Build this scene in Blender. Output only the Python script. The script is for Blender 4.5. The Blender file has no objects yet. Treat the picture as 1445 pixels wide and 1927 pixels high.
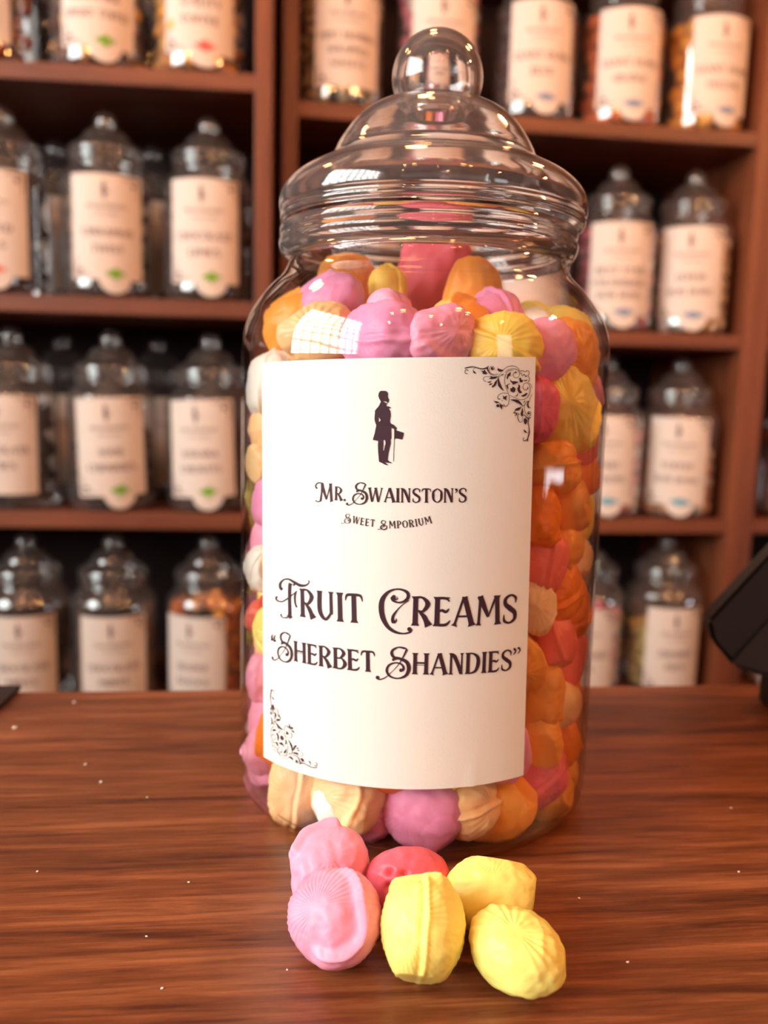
import bpy, bmesh, math, random
import numpy as np
from mathutils import Vector, Matrix, noise
from mathutils.geometry import tessellate_polygon

# ------------------------------------------------------------------ scene, camera, light
sc = bpy.context.scene
COL = sc.collection
F = 1600.0
PITCH, ROLL, EYE = math.radians(8.1), math.radians(1.5), 0.1395
_r0 = Vector((1, 0, 0)); _u0 = Vector((0, math.sin(PITCH), math.cos(PITCH))); FW = Vector((0, math.cos(PITCH), -math.sin(PITCH)))
RT = math.cos(ROLL)*_r0 + math.sin(ROLL)*_u0
UP = math.cos(ROLL)*_u0 - math.sin(ROLL)*_r0
CAMP = Vector((0, 0, EYE))
cam = bpy.data.cameras.new('camera'); camo = bpy.data.objects.new('camera', cam); COL.objects.link(camo)
camo.matrix_world = Matrix((( RT.x, UP.x, -FW.x, 0), (RT.y, UP.y, -FW.y, 0), (RT.z, UP.z, -FW.z, EYE), (0, 0, 0, 1)))
cam.sensor_fit = 'VERTICAL'; cam.sensor_height = 36.0; cam.lens = F/1927*36.0
cam.clip_start = 0.01
cam.dof.use_dof = True; cam.dof.focus_distance = 0.222; cam.dof.aperture_fstop = 9.0; cam.dof.aperture_blades = 7
sc.camera = camo

sc.view_settings.view_transform = 'Standard'; sc.view_settings.look = 'None'
sc.view_settings.gamma = 1.0; sc.view_settings.exposure = 0.31
sc.cycles.max_bounces = 14; sc.cycles.transmission_bounces = 12; sc.cycles.transparent_max_bounces = 24
sc.cycles.diffuse_bounces = 3; sc.cycles.glossy_bounces = 5
sc.cycles.sample_clamp_indirect = 14.0
sc.cycles.use_denoising = True
sc.cycles.caustics_reflective = False

world = bpy.data.worlds.new('world'); sc.world = world; world.use_nodes = True
bg = world.node_tree.nodes['Background']; bg.inputs[0].default_value = (1.0, .52, .40, 1); bg.inputs[1].default_value = 0.05

def area(name, loc, target, sx, sy, power, col):
    l = bpy.data.lights.new(name, 'AREA'); l.shape = 'RECTANGLE'; l.size = sx; l.size_y = sy; l.energy = power; l.color = col
    o = bpy.data.objects.new(name, l); COL.objects.link(o); o.location = loc
    o.rotation_euler = (Vector(target)-Vector(loc)).to_track_quat('-Z', 'Y').to_euler()
    return o
area('daylight_window_left', (-1.78, -.75, .88), (0, -.75, .88), 1.9, 1.2, 122, (.95, 1.0, .97))
area('daylight_shop_front', (.3, -3.02, 1.0), (.3, 0, 1.0), 3.6, 1.2, 6, (1.0, .84, .74))
area('daylight_window_right', (2.2, -1.9, .62), (0, .3, .2), .5, .9, 5, (.92, .96, 1.0))
area('daylight_door_right', (2.7, .05, -.22), (0, .2, 0), .7, .22, 3, (.95, .97, 1.0))
LAMPS = [(1.05, .30, .80, 20.0), (.55, -.75, 1.25, 4.0), (.05, -1.2, 1.35, 3.0), (-.55, -.9, 1.3, 3.0), (1.3, -.9, 1.2, 4.0), (.3, -1.9, 1.3, 5.0), (-.9, -1.7, 1.35, 5.0), (.28, -.35, .95, 1.6), (-.25, -.5, 1.0, 1.6), (-.42, .50, .68, 1.7), (-.02, .55, .72, 1.7), (.38, .60, .70, 3.0)]
LAMPCOL = (1.0, .43, .15)

# ------------------------------------------------------------------ helpers
def ray(px, py):
    return FW + (px-722.5)/F*RT - (py-963.5)/F*UP
def on_y(px, py, Y):
    d = ray(px, py); return CAMP + d*(Y/d.y)
def on_z(px, py, z):
    d = ray(px, py); return CAMP + d*((z-EYE)/d.z)
def on_plane(px, py, p, n):
    d = ray(px, py); return CAMP + d*((p-CAMP).dot(n)/d.dot(n))
def on_cyl(px, py, cx, cy, r):
    d = ray(px, py); a = d.x*d.x+d.y*d.y; b = -2*(d.x*cx+d.y*cy); c = cx*cx+cy*cy-r*r
    q = b*b-4*a*c
    t = (-b-math.sqrt(max(q, 0)))/(2*a); return CAMP + d*t
def sm(a, b, x):
    t = min(1, max(0, (x-a)/(b-a))); return t*t*(3-2*t)
def obj(name, bm, mats, parent=None, smooth=True, loc=None):
    me = bpy.data.meshes.new(name)
    if isinstance(bm, bmesh.types.BMesh):
        bm.normal_update(); bm.to_mesh(me); bm.free()
    else:
        me.from_pydata(bm[0], [], bm[1])
    if smooth: me.shade_smooth()
    for m in (mats if isinstance(mats, (list, tuple)) else [mats]): me.materials.append(m)
    o = bpy.data.objects.new(name, me); COL.objects.link(o)
    if parent: o.parent = parent
    if loc is not None: o.location = loc
    return o
def tag(o, label=None, cat=None, group=None, kind=None):
    if label: o['label'] = label
    if cat: o['category'] = cat
    if group: o['group'] = group
    if kind: o['kind'] = kind
    return o
def empty(name, loc, rz=0):
    o = bpy.data.objects.new(name, None); o.empty_display_size = .01; COL.objects.link(o); o.location = loc; o.rotation_euler = (0, 0, rz); return o
def copy_tree(o, parent=None):
    c = o.copy(); COL.objects.link(c); c.parent = parent
    for ch in list(o.children): copy_tree(ch, c)
    return c
def box_bm(x0, x1, y0, y1, z0, z1, bev=0.0, bm=None, M=None):
    own = bm is None
    if own: bm = bmesh.new()
    vs = [bm.verts.new((x, y, z)) for x in (x0, x1) for y in (y0, y1) for z in (z0, z1)]
    if M is not None:
        for v in vs: v.co = M @ v.co
    fs = []
    for f in ((0, 1, 3, 2), (4, 6, 7, 5), (0, 4, 5, 1), (2, 3, 7, 6), (0, 2, 6, 4), (1, 5, 7, 3)): fs.append(bm.faces.new([vs[i] for i in f]))
    if bev and own:
        bmesh.ops.bevel(bm, geom=bm.edges[:], offset=bev, segments=2, affect='EDGES', profile=.6)
    return bm
def lathe(prof, n=64, close=False):
    """profile of (r, z); r == 0 makes a pole"""
    bm = bmesh.new(); rings = []
    for r, z in prof:
        if r < 1e-7: rings.append([bm.verts.new((0, 0, z))])
        else: rings.append([bm.verts.new((r*math.cos(2*math.pi*k/n), r*math.sin(2*math.pi*k/n), z)) for k in range(n)])
    pairs = list(zip(rings, rings[1:])) + ([(rings[-1], rings[0])] if close else [])
    for a, b in pairs:
        for k in range(n):
            k2 = (k+1) % n
            if len(a) == 1 and len(b) == 1: continue
            if len(a) == 1: bm.faces.new((a[0], b[k2], b[k]))
            elif len(b) == 1: bm.faces.new((a[k], a[k2], b[0]))
            else: bm.faces.new((a[k], a[k2], b[k2], b[k]))
    bmesh.ops.recalc_face_normals(bm, faces=bm.faces[:])
    return bm
def smooth_prof(pts, n=5):
    """Catmull-Rom through the profile points"""
    out = []
    P = [pts[0]] + list(pts) + [pts[-1]]
    for i in range(1, len(P)-2):
        a, b, c, d = [Vector((p[0], p[1])) for p in P[i-1:i+3]]
        for k in range(n):
            t = k/n
            v = .5*((2*b)+(c-a)*t+(2*a-5*b+4*c-d)*t*t+(3*b-a-3*c+d)*t**3)
            out.append((max(v.x, 0), v.y))
    out.append(tuple(pts[-1])); return out

# ------------------------------------------------------------------ materials
def lin(r, g, b):
    f = lambda c: (c/255/12.92) if c/255 <= .04045 else ((c/255+.055)/1.055)**2.4
    return (f(r), f(g), f(b), 1)
def newmat(name):
    m = bpy.data.materials.new(name); m.use_nodes = True; nt = m.node_tree
    p = nt.nodes.get('Principled BSDF'); return m, nt, p
def N(nt, t, **kw):
    n = nt.nodes.new(t)
    for k, v in kw.items(): setattr(n, k, v)
    return n
def plain(name, col, rough=.5, spec=.5, bump=0, bscale=600, metal=0):
    m, nt, p = newmat(name); p.inputs['Base Color'].default_value = col; p.inputs['Roughness'].default_value = rough
    p.inputs['Specular IOR Level'].default_value = spec; p.inputs['Metallic'].default_value = metal
    if bump:
        tc = N(nt, 'ShaderNodeTexCoord'); nz = N(nt, 'ShaderNodeTexNoise'); nz.inputs['Scale'].default_value = bscale; nz.inputs['Detail'].default_value = 3
        b = N(nt, 'ShaderNodeBump'); b.inputs['Strength'].default_value = bump; b.inputs['Distance'].default_value = .001
        nt.links.new(tc.outputs['Object'], nz.inputs['Vector']); nt.links.new(nz.outputs['Fac'], b.inputs['Height']); nt.links.new(b.outputs[0], p.inputs['Normal'])
    return m
def wood(name, c_dark, c_mid, c_lite, rough=.4, scale=1.0, axis='X', spec=.5, coat=0.0):
    m, nt, p = newmat(name)
    tc = N(nt, 'ShaderNodeTexCoord'); mp = N(nt, 'ShaderNodeMapping'); L = nt.links.new
    s = {'X': (1.6, 26, 26), 'Z': (26, 26, 1.6)}[axis]; mp.inputs['Scale'].default_value = [a*scale for a in s]
    L(tc.outputs['Object'], mp.inputs['Vector'])
    n1 = N(nt, 'ShaderNodeTexNoise'); n1.inputs['Scale'].default_value = 1.0; n1.inputs['Detail'].default_value = 6; n1.inputs['Roughness'].default_value = .6; n1.inputs['Distortion'].default_value = .7
    n2 = N(nt, 'ShaderNodeTexNoise'); n2.inputs['Scale'].default_value = 5.5; n2.inputs['Detail'].default_value = 5; n2.inputs['Roughness'].default_value = .7; n2.inputs['Distortion'].default_value = .3
    L(mp.outputs[0], n1.inputs['Vector']); L(mp.outputs[0], n2.inputs['Vector'])
    mx = N(nt, 'ShaderNodeMath', operation='MULTIPLY_ADD'); mx.inputs[1].default_value = .62; mx.inputs[2].default_value = 0
    L(n1.outputs['Fac'], mx.inputs[0])
    ad = N(nt, 'ShaderNodeMath', operation='MULTIPLY_ADD'); ad.inputs[1].default_value = .38; L(n2.outputs['Fac'], ad.inputs[0]); L(mx.outputs[0], ad.inputs[2])
    cr = N(nt, 'ShaderNodeValToRGB'); e = cr.color_ramp.elements
    e[0].position = .38; e[0].color = c_dark; e[1].position = .64; e[1].color = c_lite
    k = cr.color_ramp.elements.new(.5); k.color = c_mid
    L(ad.outputs[0], cr.inputs[0]); L(cr.outputs[0], p.inputs['Base Color'])
    p.inputs['Roughness'].default_value = rough; p.inputs['Specular IOR Level'].default_value = spec
    b = N(nt, 'ShaderNodeBump'); b.inputs['Strength'].default_value = .12; b.inputs['Distance'].default_value = .0006
    L(n2.outputs['Fac'], b.inputs['Height']); L(b.outputs[0], p.inputs['Normal'])
    return m
def fondant(name, col, col2=None, rough=.42, sss=.35):
    m, nt, p = newmat(name); L = nt.links.new
    p.inputs['Base Color'].default_value = col; p.inputs['Roughness'].default_value = rough; p.inputs['Specular IOR Level'].default_value = .35
    p.inputs['Subsurface Weight'].default_value = sss; p.inputs['Subsurface Radius'].default_value = (1.0, .55, .35); p.inputs['Subsurface Scale'].default_value = .003
    tc = N(nt, 'ShaderNodeTexCoord')
    nz = N(nt, 'ShaderNodeTexNoise'); nz.inputs['Scale'].default_value = 900; nz.inputs['Detail'].default_value = 3
    n2 = N(nt, 'ShaderNodeTexNoise'); n2.inputs['Scale'].default_value = 70; n2.inputs['Detail'].default_value = 3
    L(tc.outputs['Object'], nz.inputs['Vector']); L(tc.outputs['Object'], n2.inputs['Vector'])
    b = N(nt, 'ShaderNodeBump'); b.inputs['Strength'].default_value = .18; b.inputs['Distance'].default_value = .0004
    L(nz.outputs['Fac'], b.inputs['Height']); L(b.outputs[0], p.inputs['Normal'])
    mx = N(nt, 'ShaderNodeMix', data_type='RGBA')
    mx.inputs['A'].default_value = col
    if col2:
        mx.inputs['B'].default_value = col2
        sx = N(nt, 'ShaderNodeSeparateXYZ'); L(tc.outputs['Object'], sx.inputs[0])
        a = N(nt, 'ShaderNodeMath', operation='MULTIPLY_ADD'); a.inputs[1].default_value = .002; L(n2.outputs['Fac'], a.inputs[0]); L(sx.outputs['X'], a.inputs[2])
        mr = N(nt, 'ShaderNodeMapRange'); mr.inputs['From Min'].default_value = -.001; mr.inputs['From Max'].default_value = .004
        L(a.outputs[0], mr.inputs['Value']); L(mr.outputs[0], mx.inputs['Factor'])
    else:
        c = list(col); mx.inputs['B'].default_value = tuple(min(1, x*.5+.5*min(1, x*1.25+.05)) for x in c[:3])+(1,)
        mr = N(nt, 'ShaderNodeMapRange'); mr.inputs['From Min'].default_value = .42; mr.inputs['From Max'].default_value = .68
        L(n2.outputs['Fac'], mr.inputs['Value']); L(mr.outputs[0], mx.inputs['Factor'])
    L(mx.outputs['Result'], p.inputs['Base Color'])
    return m
def thin_clear(name, base=.035, edge=.75, power=3.0, tint=(.985, .975, .97, 1), edge_tint=(.80, .75, .73, 1), rough=.015, haze=0.0):
    """clear plastic wall: lets light straight through, mirrors more towards grazing angles"""
    m = bpy.data.materials.new(name); m.use_nodes = True; nt = m.node_tree; nt.nodes.clear(); L = nt.links.new
    out = N(nt, 'ShaderNodeOutputMaterial'); tr = N(nt, 'ShaderNodeBsdfTransparent'); gl = N(nt, 'ShaderNodeBsdfGlossy')
    gl.inputs['Roughness'].default_value = rough; gl.inputs['Color'].default_value = (1, 1, 1, 1)
    lw = N(nt, 'ShaderNodeLayerWeight'); lw.inputs['Blend'].default_value = .5
    pw = N(nt, 'ShaderNodeMath', operation='POWER'); pw.inputs[1].default_value = power; L(lw.outputs['Facing'], pw.inputs[0])
    ma = N(nt, 'ShaderNodeMath', operation='MULTIPLY_ADD'); ma.inputs[1].default_value = edge; ma.inputs[2].default_value = base; ma.use_clamp = True; L(pw.outputs[0], ma.inputs[0])
    p2 = N(nt, 'ShaderNodeMath', operation='POWER'); p2.inputs[1].default_value = 4.0; L(lw.outputs['Facing'], p2.inputs[0])
    mc = N(nt, 'ShaderNodeMix', data_type='RGBA'); mc.inputs['A'].default_value = tint; mc.inputs['B'].default_value = edge_tint
    L(p2.outputs[0], mc.inputs['Factor']); L(mc.outputs['Result'], tr.inputs['Color'])
    ms = N(nt, 'ShaderNodeMixShader'); L(ma.outputs[0], ms.inputs[0]); L(tr.outputs[0], ms.inputs[1]); L(gl.outputs[0], ms.inputs[2])
    last = ms
    if haze:
        df = N(nt, 'ShaderNodeBsdfDiffuse'); df.inputs[0].default_value = (.85, .80, .78, 1); last = N(nt, 'ShaderNodeMixShader'); last.inputs[0].default_value = haze  # pale diffuse share paints in the milky veil of a bright room's reflection
        L(ms.outputs[0], last.inputs[1]); L(df.outputs[0], last.inputs[2])
    L(last.outputs[0], out.inputs['Surface'])
    return m
def solid_clear(name, ior=1.42, col=(.98, .965, .96, 1), rough=.0):
    m = bpy.data.materials.new(name); m.use_nodes = True; nt = m.node_tree; nt.nodes.clear()
    out = N(nt, 'ShaderNodeOutputMaterial'); g = N(nt, 'ShaderNodeBsdfGlass'); g.inputs['IOR'].default_value = ior; g.inputs['Color'].default_value = col; g.inputs['Roughness'].default_value = rough
    df = N(nt, 'ShaderNodeBsdfDiffuse'); df.inputs[0].default_value = (.9, .86, .84, 1); mx = N(nt, 'ShaderNodeMixShader'); mx.inputs[0].default_value = .035   # pale diffuse mixed in to imitate the whitish sheen of reflected light
    nt.links.new(g.outputs[0], mx.inputs[1]); nt.links.new(df.outputs[0], mx.inputs[2]); nt.links.new(mx.outputs[0], out.inputs['Surface']); return m
def glow(name, col, s):
    m = bpy.data.materials.new(name); m.use_nodes = True; nt = m.node_tree; nt.nodes.clear()
    out = N(nt, 'ShaderNodeOutputMaterial'); g = N(nt, 'ShaderNodeEmission'); g.inputs[0].default_value = col; g.inputs[1].default_value = s
    nt.links.new(g.outputs[0], out.inputs['Surface']); return m

M_COUNTER = wood('walnut_laminate', lin(76, 36, 19), lin(120, 66, 37), lin(160, 97, 60), rough=.34, scale=4.3, spec=.45)
M_SHELF = wood('shelf_wood', lin(92, 44, 24), lin(118, 60, 34), lin(136, 74, 44), rough=.5, scale=1.0)
M_PANEL = wood('upright_wood', lin(92, 44, 24), lin(118, 60, 34), lin(136, 74, 44), rough=.5, scale=1.0, axis='Z')
M_BACK = plain('dark_back_board', lin(34, 10, 9), .8)
M_WALLM = plain('cream_wall_paint', lin(170, 136, 118), .8)
M_FLOORM = plain('dark_floor', lin(70, 42, 32), .6)
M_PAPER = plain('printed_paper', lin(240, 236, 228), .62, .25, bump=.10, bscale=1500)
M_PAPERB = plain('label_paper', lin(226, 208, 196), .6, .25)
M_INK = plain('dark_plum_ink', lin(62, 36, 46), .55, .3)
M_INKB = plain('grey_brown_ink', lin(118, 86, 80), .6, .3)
M_JAR = thin_clear('clear_jar_wall')
M_JARB = thin_clear('clear_shelf_jar_wall', base=.13, edge=.65, power=2.0, tint=(.93, .91, .90, 1), edge_tint=(.74, .68, .66, 1), rough=.02, haze=.035)
M_LID = solid_clear('clear_moulded_lid', ior=1.5)
M_BLACK = plain('matt_black_plastic', lin(22, 17, 18), .5)
M_DARKMAT = plain('dark_brown_rubber', lin(40, 28, 26), .6)
M_SUGAR = plain('sugar_white', lin(245, 235, 228), .7)
M_CORD = plain('black_cord', lin(15, 12, 12), .6)
M_BRASS = plain('brass', lin(180, 130, 70), .3, metal=1)
M_FRAME = plain('white_window_frame', lin(210, 205, 198), .5)
M_BULB = glow('warm_bulb', (1.0, .50, .18, 1), 60)

FC = {
 'pink': fondant('pink_fondant', lin(247, 158, 186)),
 'lilac pink': fondant('lilac_pink_fondant', lin(232, 146, 186)),
 'rose': fondant('rose_fondant', lin(226, 98, 116)),
 'coral': fondant('coral_fondant', lin(240, 112, 96)),
 'orange': fondant('orange_fondant', lin(252, 160, 66)),
 'deep orange': fondant('deep_orange_fondant', lin(245, 128, 22)),
 'peach': fondant('peach_fondant', lin(253, 200, 144)),
 'yellow': fondant('yellow_fondant', lin(253, 208, 92)),
 'lemon': fondant('lemon_fondant', lin(255, 232, 126)),
 'white': fondant('white_fondant', lin(246, 240, 228)),
 'pink and white': fondant('two_tone_fondant', lin(225, 140, 176), lin(244, 236, 228)),
}

# ------------------------------------------------------------------ printing: strokes, glyphs, ornaments
def crom(pts, wid, sub):
    out = []; P = [pts[0]]+list(pts)+[pts[-1]]; n = len(pts)
    for i in range(n-1):
        a, b, c, d = [Vector(p) for p in P[i:i+4]]
        for k in range(sub):
            t = k/sub
            v = .5*((2*b)+(c-a)*t+(2*a-5*b+4*c-d)*t*t+(3*b-a-3*c+d)*t**3)
            out.append((v, wid[i]*(1-t)+wid[i+1]*t))
    out.append((Vector(pts[-1]), wid[-1])); return out
def ribbon(pts, wid, sub=5, straight=False):
    """quads (as point lists) along a centre line with a width at each point"""
    if not isinstance(wid, (list, tuple)): wid = [wid]*len(pts)
    s = [(Vector(p), w) for p, w in zip(pts, wid)] if straight else crom(pts, wid, sub)
    L, Rr = [], []
    for i, (p, w) in enumerate(s):
        a = s[max(i-1, 0)][0]; b = s[min(i+1, len(s)-1)][0]; t = (b-a)
        t = t.normalized() if t.length > 1e-9 else Vector((1, 0))
        nrm = Vector((-t.y, t.x)); L.append(p+nrm*w/2); Rr.append(p-nrm*w/2)
    return [[L[i], L[i+1], Rr[i+1], Rr[i]] for i in range(len(s)-1)]
def disc(c, r, n=12):
    return [[Vector((c[0]+r*math.cos(2*math.pi*k/n), c[1]+r*math.sin(2*math.pi*k/n))) for k in range(n)]]
def leaf(a, b, w, bend=0.0):
    a, b = Vector(a), Vector(b); m = (a+b)/2; d = b-a; nn = Vector((-d.y, d.x)); m = m+nn*bend
    return ribbon([a, m, b], [w*.08, w, w*.05], 5)
def stem(x, y0=0.0, y1=1.0, w=.17, f=1.65, x1=None, fb=None, ft=None):
    x1 = x if x1 is None else x1; fb = fb or f; ft = ft or f
    def P(t): return (x+(x1-x)*t, y0+(y1-y0)*t)
    return ribbon([P(0), P(.035), P(.10), P(.9), P(.965), P(1)], [w*fb, w*(1+(fb-1)*.55), w, w*.93, w*(1+(ft-1)*.5), w*ft], straight=True)
def G(ch):
    """small capital glyph in a 1-high em: (advance, polygons)"""
    r = ribbon
    if ch == 'A': return .80, stem(.10, 0, 1, .085, 2.6, x1=.40, ft=1.2)+stem(.70, 0, 1, .18, 1.6, x1=.42, ft=1.05)+r([(.2, .33), (.62, .33)], .07, straight=True)
    if ch == 'B': return .66, stem(.14)+r([(.1, .965), (.38, .96), (.53, .76), (.36, .53), (.2, .52)], [.06, .08, .17, .08, .05])+r([(.2, .53), (.45, .5), (.58, .27), (.42, .045), (.1, .035)], [.05, .08, .18, .09, .07])
    if ch == 'C': return .68, r([(.6, .72), (.57, .9), (.38, .975), (.16, .8), (.12, .5), (.18, .18), (.4, .03), (.6, .13), (.62, .28)], [.16, .09, .06, .14, .17, .14, .07, .07, .03])
    if ch == 'D': return .72, stem(.14)+r([(.1, .965), (.35, .95), (.57, .77), (.6, .45), (.5, .15), (.3, .04), (.1, .035)], [.06, .08, .16, .18, .14, .08, .07])
    if ch == 'E': return .60, stem(.14)+r([(.1, .955), (.40, .95), (.53, .84)], [.09, .09, .03])+r([(.44, .955), (.54, .97)], [.09, .02], straight=True)+r([(.18, .5), (.30, .54), (.42, .49), (.52, .60)], [.05, .1, .1, .03])+r([(.1, .045), (.42, .05), (.57, .2)], [.09, .1, .03])
    if ch == 'F': return .56, stem(.14)+r([(.1, .955), (.40, .95), (.53, .84)], [.09, .09, .03])+r([(.18, .5), (.30, .54), (.42, .49), (.50, .60)], [.05, .1, .1, .03])
    if ch == 'G': return .70, G('C')[1]+r([(.58, .42), (.58, .08)], .13, straight=True)+r([(.42, .44), (.68, .44)], .06, straight=True)
    if ch == 'H': return .76, stem(.14)+stem(.62)+r([(.16, .54), (.62, .54)], .09, straight=True)+r([(.16, .44), (.62, .44)], .028, straight=True)
    if ch == 'I': return .32, stem(.16)
    if ch == 'K': return .66, stem(.14)+r([(.2, .45), (.38, .62), (.55, .98)], [.07, .08, .14])+r([(.28, .52), (.44, .3), (.6, 0)], [.08, .16, .24])
    if ch == 'L': return .54, stem(.14)+r([(.1, .045), (.36, .05), (.5, .22)], [.09, .1, .03])
    if ch == 'M': return .92, stem(.12, 0, 1, .10, 2.0, x1=.16)+r([(.14, 1), (.26, .72), (.45, .28)], [.2, .18, .1])+r([(.45, .28), (.6, .7), (.72, 1)], [.05, .08, .1])+stem(.80, 0, 1, .17, 1.6, x1=.74)
    if ch == 'N': return .74, stem(.13, 0, 1, .11, 2.0)+r([(.08, 1), (.26, .86), (.42, .5), (.58, .02)], [.05, .17, .17, .14])+stem(.60, .0, 1, .08, 2.2, fb=1.2)
    if ch == 'O': return .76, r([(.38, .975), (.14, .78), (.11, .5), (.15, .2), (.38, .025), (.61, .2), (.65, .5), (.62, .78), (.38, .975)], [.06, .13, .17, .13, .06, .13, .17, .13, .06])
    if ch == 'P': return .58, stem(.14)+r([(.1, .965), (.36, .96), (.51, .72), (.36, .45), (.2, .45)], [.06, .08, .17, .08, .05])
    if ch == 'R': return .70, stem(.14)+r([(.1, .965), (.36, .96), (.53, .75), (.38, .5), (.22, .52)], [.06, .08, .17, .09, .05])+r([(.26, .5), (.42, .32), (.5, .16), (.58, 0)], [.07, .16, .17, .27])
    if ch == 'S': return .64, r([(.52, .70), (.52, .88), (.34, .98), (.15, .87), (.14, .68), (.32, .52), (.50, .36), (.50, .14), (.31, .02), (.12, .1), (.10, .32)], [.03, .10, .07, .12, .15, .18, .16, .12, .07, .10, .03])
    if ch == 'T': return .66, stem(.33, ft=1.1)+r([(.04, .74), (.10, .93), (.33, .955), (.56, .93), (.62, .74)], [.02, .09, .10, .09, .02])
    if ch == 'U': return .74, r([(.15, 1), (.15, .96), (.15, .88), (.15, .3), (.36, .03), (.58, .28)], [.26, .2, .17, .17, .10, .08])+stem(.58, .22, 1, .12, 1.9, fb=1.0)
    if ch == 'V': return .74, stem(.40, 0, 1, .17, 1.6, x1=.12, fb=.8)+stem(.38, 0, 1, .08, 2.4, x1=.66, fb=1)
    if ch == 'W': return 1.06, stem(.30, 0, 1, .16, 1.6, x1=.12, fb=.8)+stem(.32, 0, 1, .07, 1.8, x1=.54, fb=1)+stem(.72, 0, 1, .16, 1.3, x1=.54, fb=.8)+stem(.74, 0, 1, .07, 2.6, x1=.96, fb=1)
    if ch == 'Y': return .68, stem(.34, 0, .5, .16, 1.6, ft=1)+stem(.33, .42, 1, .16, 1.6, x1=.10, fb=.9)+stem(.35, .42, 1, .08, 2.2, x1=.60, fb=1)
    if ch == '.': return .26, disc((.12, .07), .09)
    if ch == "'": return .24, disc((.13, .9), .085)+r([(.17, .92), (.17, .78), (.06, .66)], [.1, .08, .02])
    return .4, []
def traced(scale, ox, oy, items):
    """items traced on an enlarged crop; returned in pixels of the photograph"""
    T = lambda p: Vector((ox+p[0]/scale, oy+p[1]/scale)); out = []
    for it in items:
        if it[0] == 'r': out += ribbon([T(p) for p in it[1]], [w/scale for w in it[2]] if isinstance(it[2], (list, tuple)) else it[2]/scale, 5)
        elif it[0] == 'd': out += disc(T(it[1]), it[2]/scale)
        elif it[0] == 'l': out += leaf(T(it[1]), T(it[2]), it[3]/scale, it[4] if len(it) > 4 else 0)
        elif it[0] == 'p': out.append([T(p) for p in it[1]])
    return out
def swash_S(scale, ox, oy, dx=0, dy=0, k=1.0, x0=345, y0=908):
    q = lambda x, y: (dx+(x-x0)*k, dy+(y-y0)*k)
    it = [('r', [q(318, 680), q(290, 672), q(238, 664), q(190, 688), q(178, 720), q(200, 755), q(255, 768), q(315, 800), q(333, 860), q(305, 920), q(235, 946), q(165, 928), q(134, 880), q(150, 830), q(205, 805), q(262, 815), q(286, 850), q(272, 876)],
           [c*k for c in (4, 20, 12, 22, 28, 24, 26, 34, 38, 26, 12, 18, 24, 20, 14, 16, 22, 24)]),
          ('d', q(262, 872), 17*k),
          ('r', [q(316, 682), q(285, 745), q(240, 820), q(185, 880), q(125, 935), q(75, 955), q(48, 948)], [c*k for c in (22, 14, 7, 5, 9, 12, 14)]),
          ('d', q(50, 938), 17*k), ('d', q(193, 776), 13*k), ('r', [q(193, 776), q(225, 770), q(245, 752)], [c*k for c in (14, 12, 6)])]
    return traced(scale, ox, oy, it)
SWASH_F = ('r', [(125, 228), (103, 205), (103, 160), (140, 120), (195, 115), (250, 145), (320, 182), (385, 178), (414, 148), (408, 128)], [34, 30, 26, 16, 20, 30, 34, 18, 10, 16])
def word_poly(text, p0, p1, h, arc=None, squeeze=1.0):
    """lay small capitals from p0 to p1 (points on the label, metres) with cap height h; arc = sag of the base line"""
    adv = [G(c)[0] for c in text]; tot = sum(adv); p0, p1 = Vector(p0), Vector(p1); out = []; x = 0
    ex = (p1-p0); sx = ex.length/tot; e = ex.normalized(); n = Vector((-e.y, e.x))
    for c, a in zip(text, adv):
        t = (x+a/2)/tot; off = 0; ang = 0
        if arc:
            off = -arc[1]*4*t*(1-t) if False else 0
        for poly in G(c)[1]:
            q = []
            for v in poly:
                q.append(p0+e*((x+v.x)*sx)+n*(v.y*h))
            out.append(q)
        x += a
    return out
def arc_word(text, pts, h):
    """small capitals along a curve through three points"""
    a, b, c = [Vector(p) for p in pts]; adv = [G(ch)[0]+.12 for ch in text]; tot = sum(adv); out = []; x = 0
    def C(t): return a*(1-t)*(1-2*t)+b*4*t*(1-t)+c*t*(2*t-1)
    Ltot = sum((C((i+1)/20)-C(i/20)).length for i in range(20)); sx = Ltot/tot
    for ch, ad in zip(text, adv):
        t = (x+ad/2)/tot; o = C(t); d = (C(min(1, t+.02))-C(max(0, t-.02))).normalized(); n = Vector((-d.y, d.x))
        for poly in G(ch)[1]: out.append([o+d*((v.x+.06-ad/2)*sx)+n*(v.y*h) for v in poly])
        x += ad
    return out
def print_bm(polys, wrap):
    """flat printing polygons (label metres) -> mesh on the curved label"""
    vs, fs = [], []
    for poly in polys:
        if len(poly) == 4 and not isinstance(poly[0], list):
            base = len(vs); vs += [wrap(p) for p in poly]; fs.append(tuple(range(base, base+4)))
        else:
            loops = poly if isinstance(poly[0], list) else [poly]
            flat = [p for l in loops for p in l]; base = len(vs); vs += [wrap(p) for p in flat]
            for t in tessellate_polygon([[Vector((p.x, p.y, 0)) for p in l] for l in loops]): fs.append(tuple(base+i for i in t))
    return vs, fs
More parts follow.
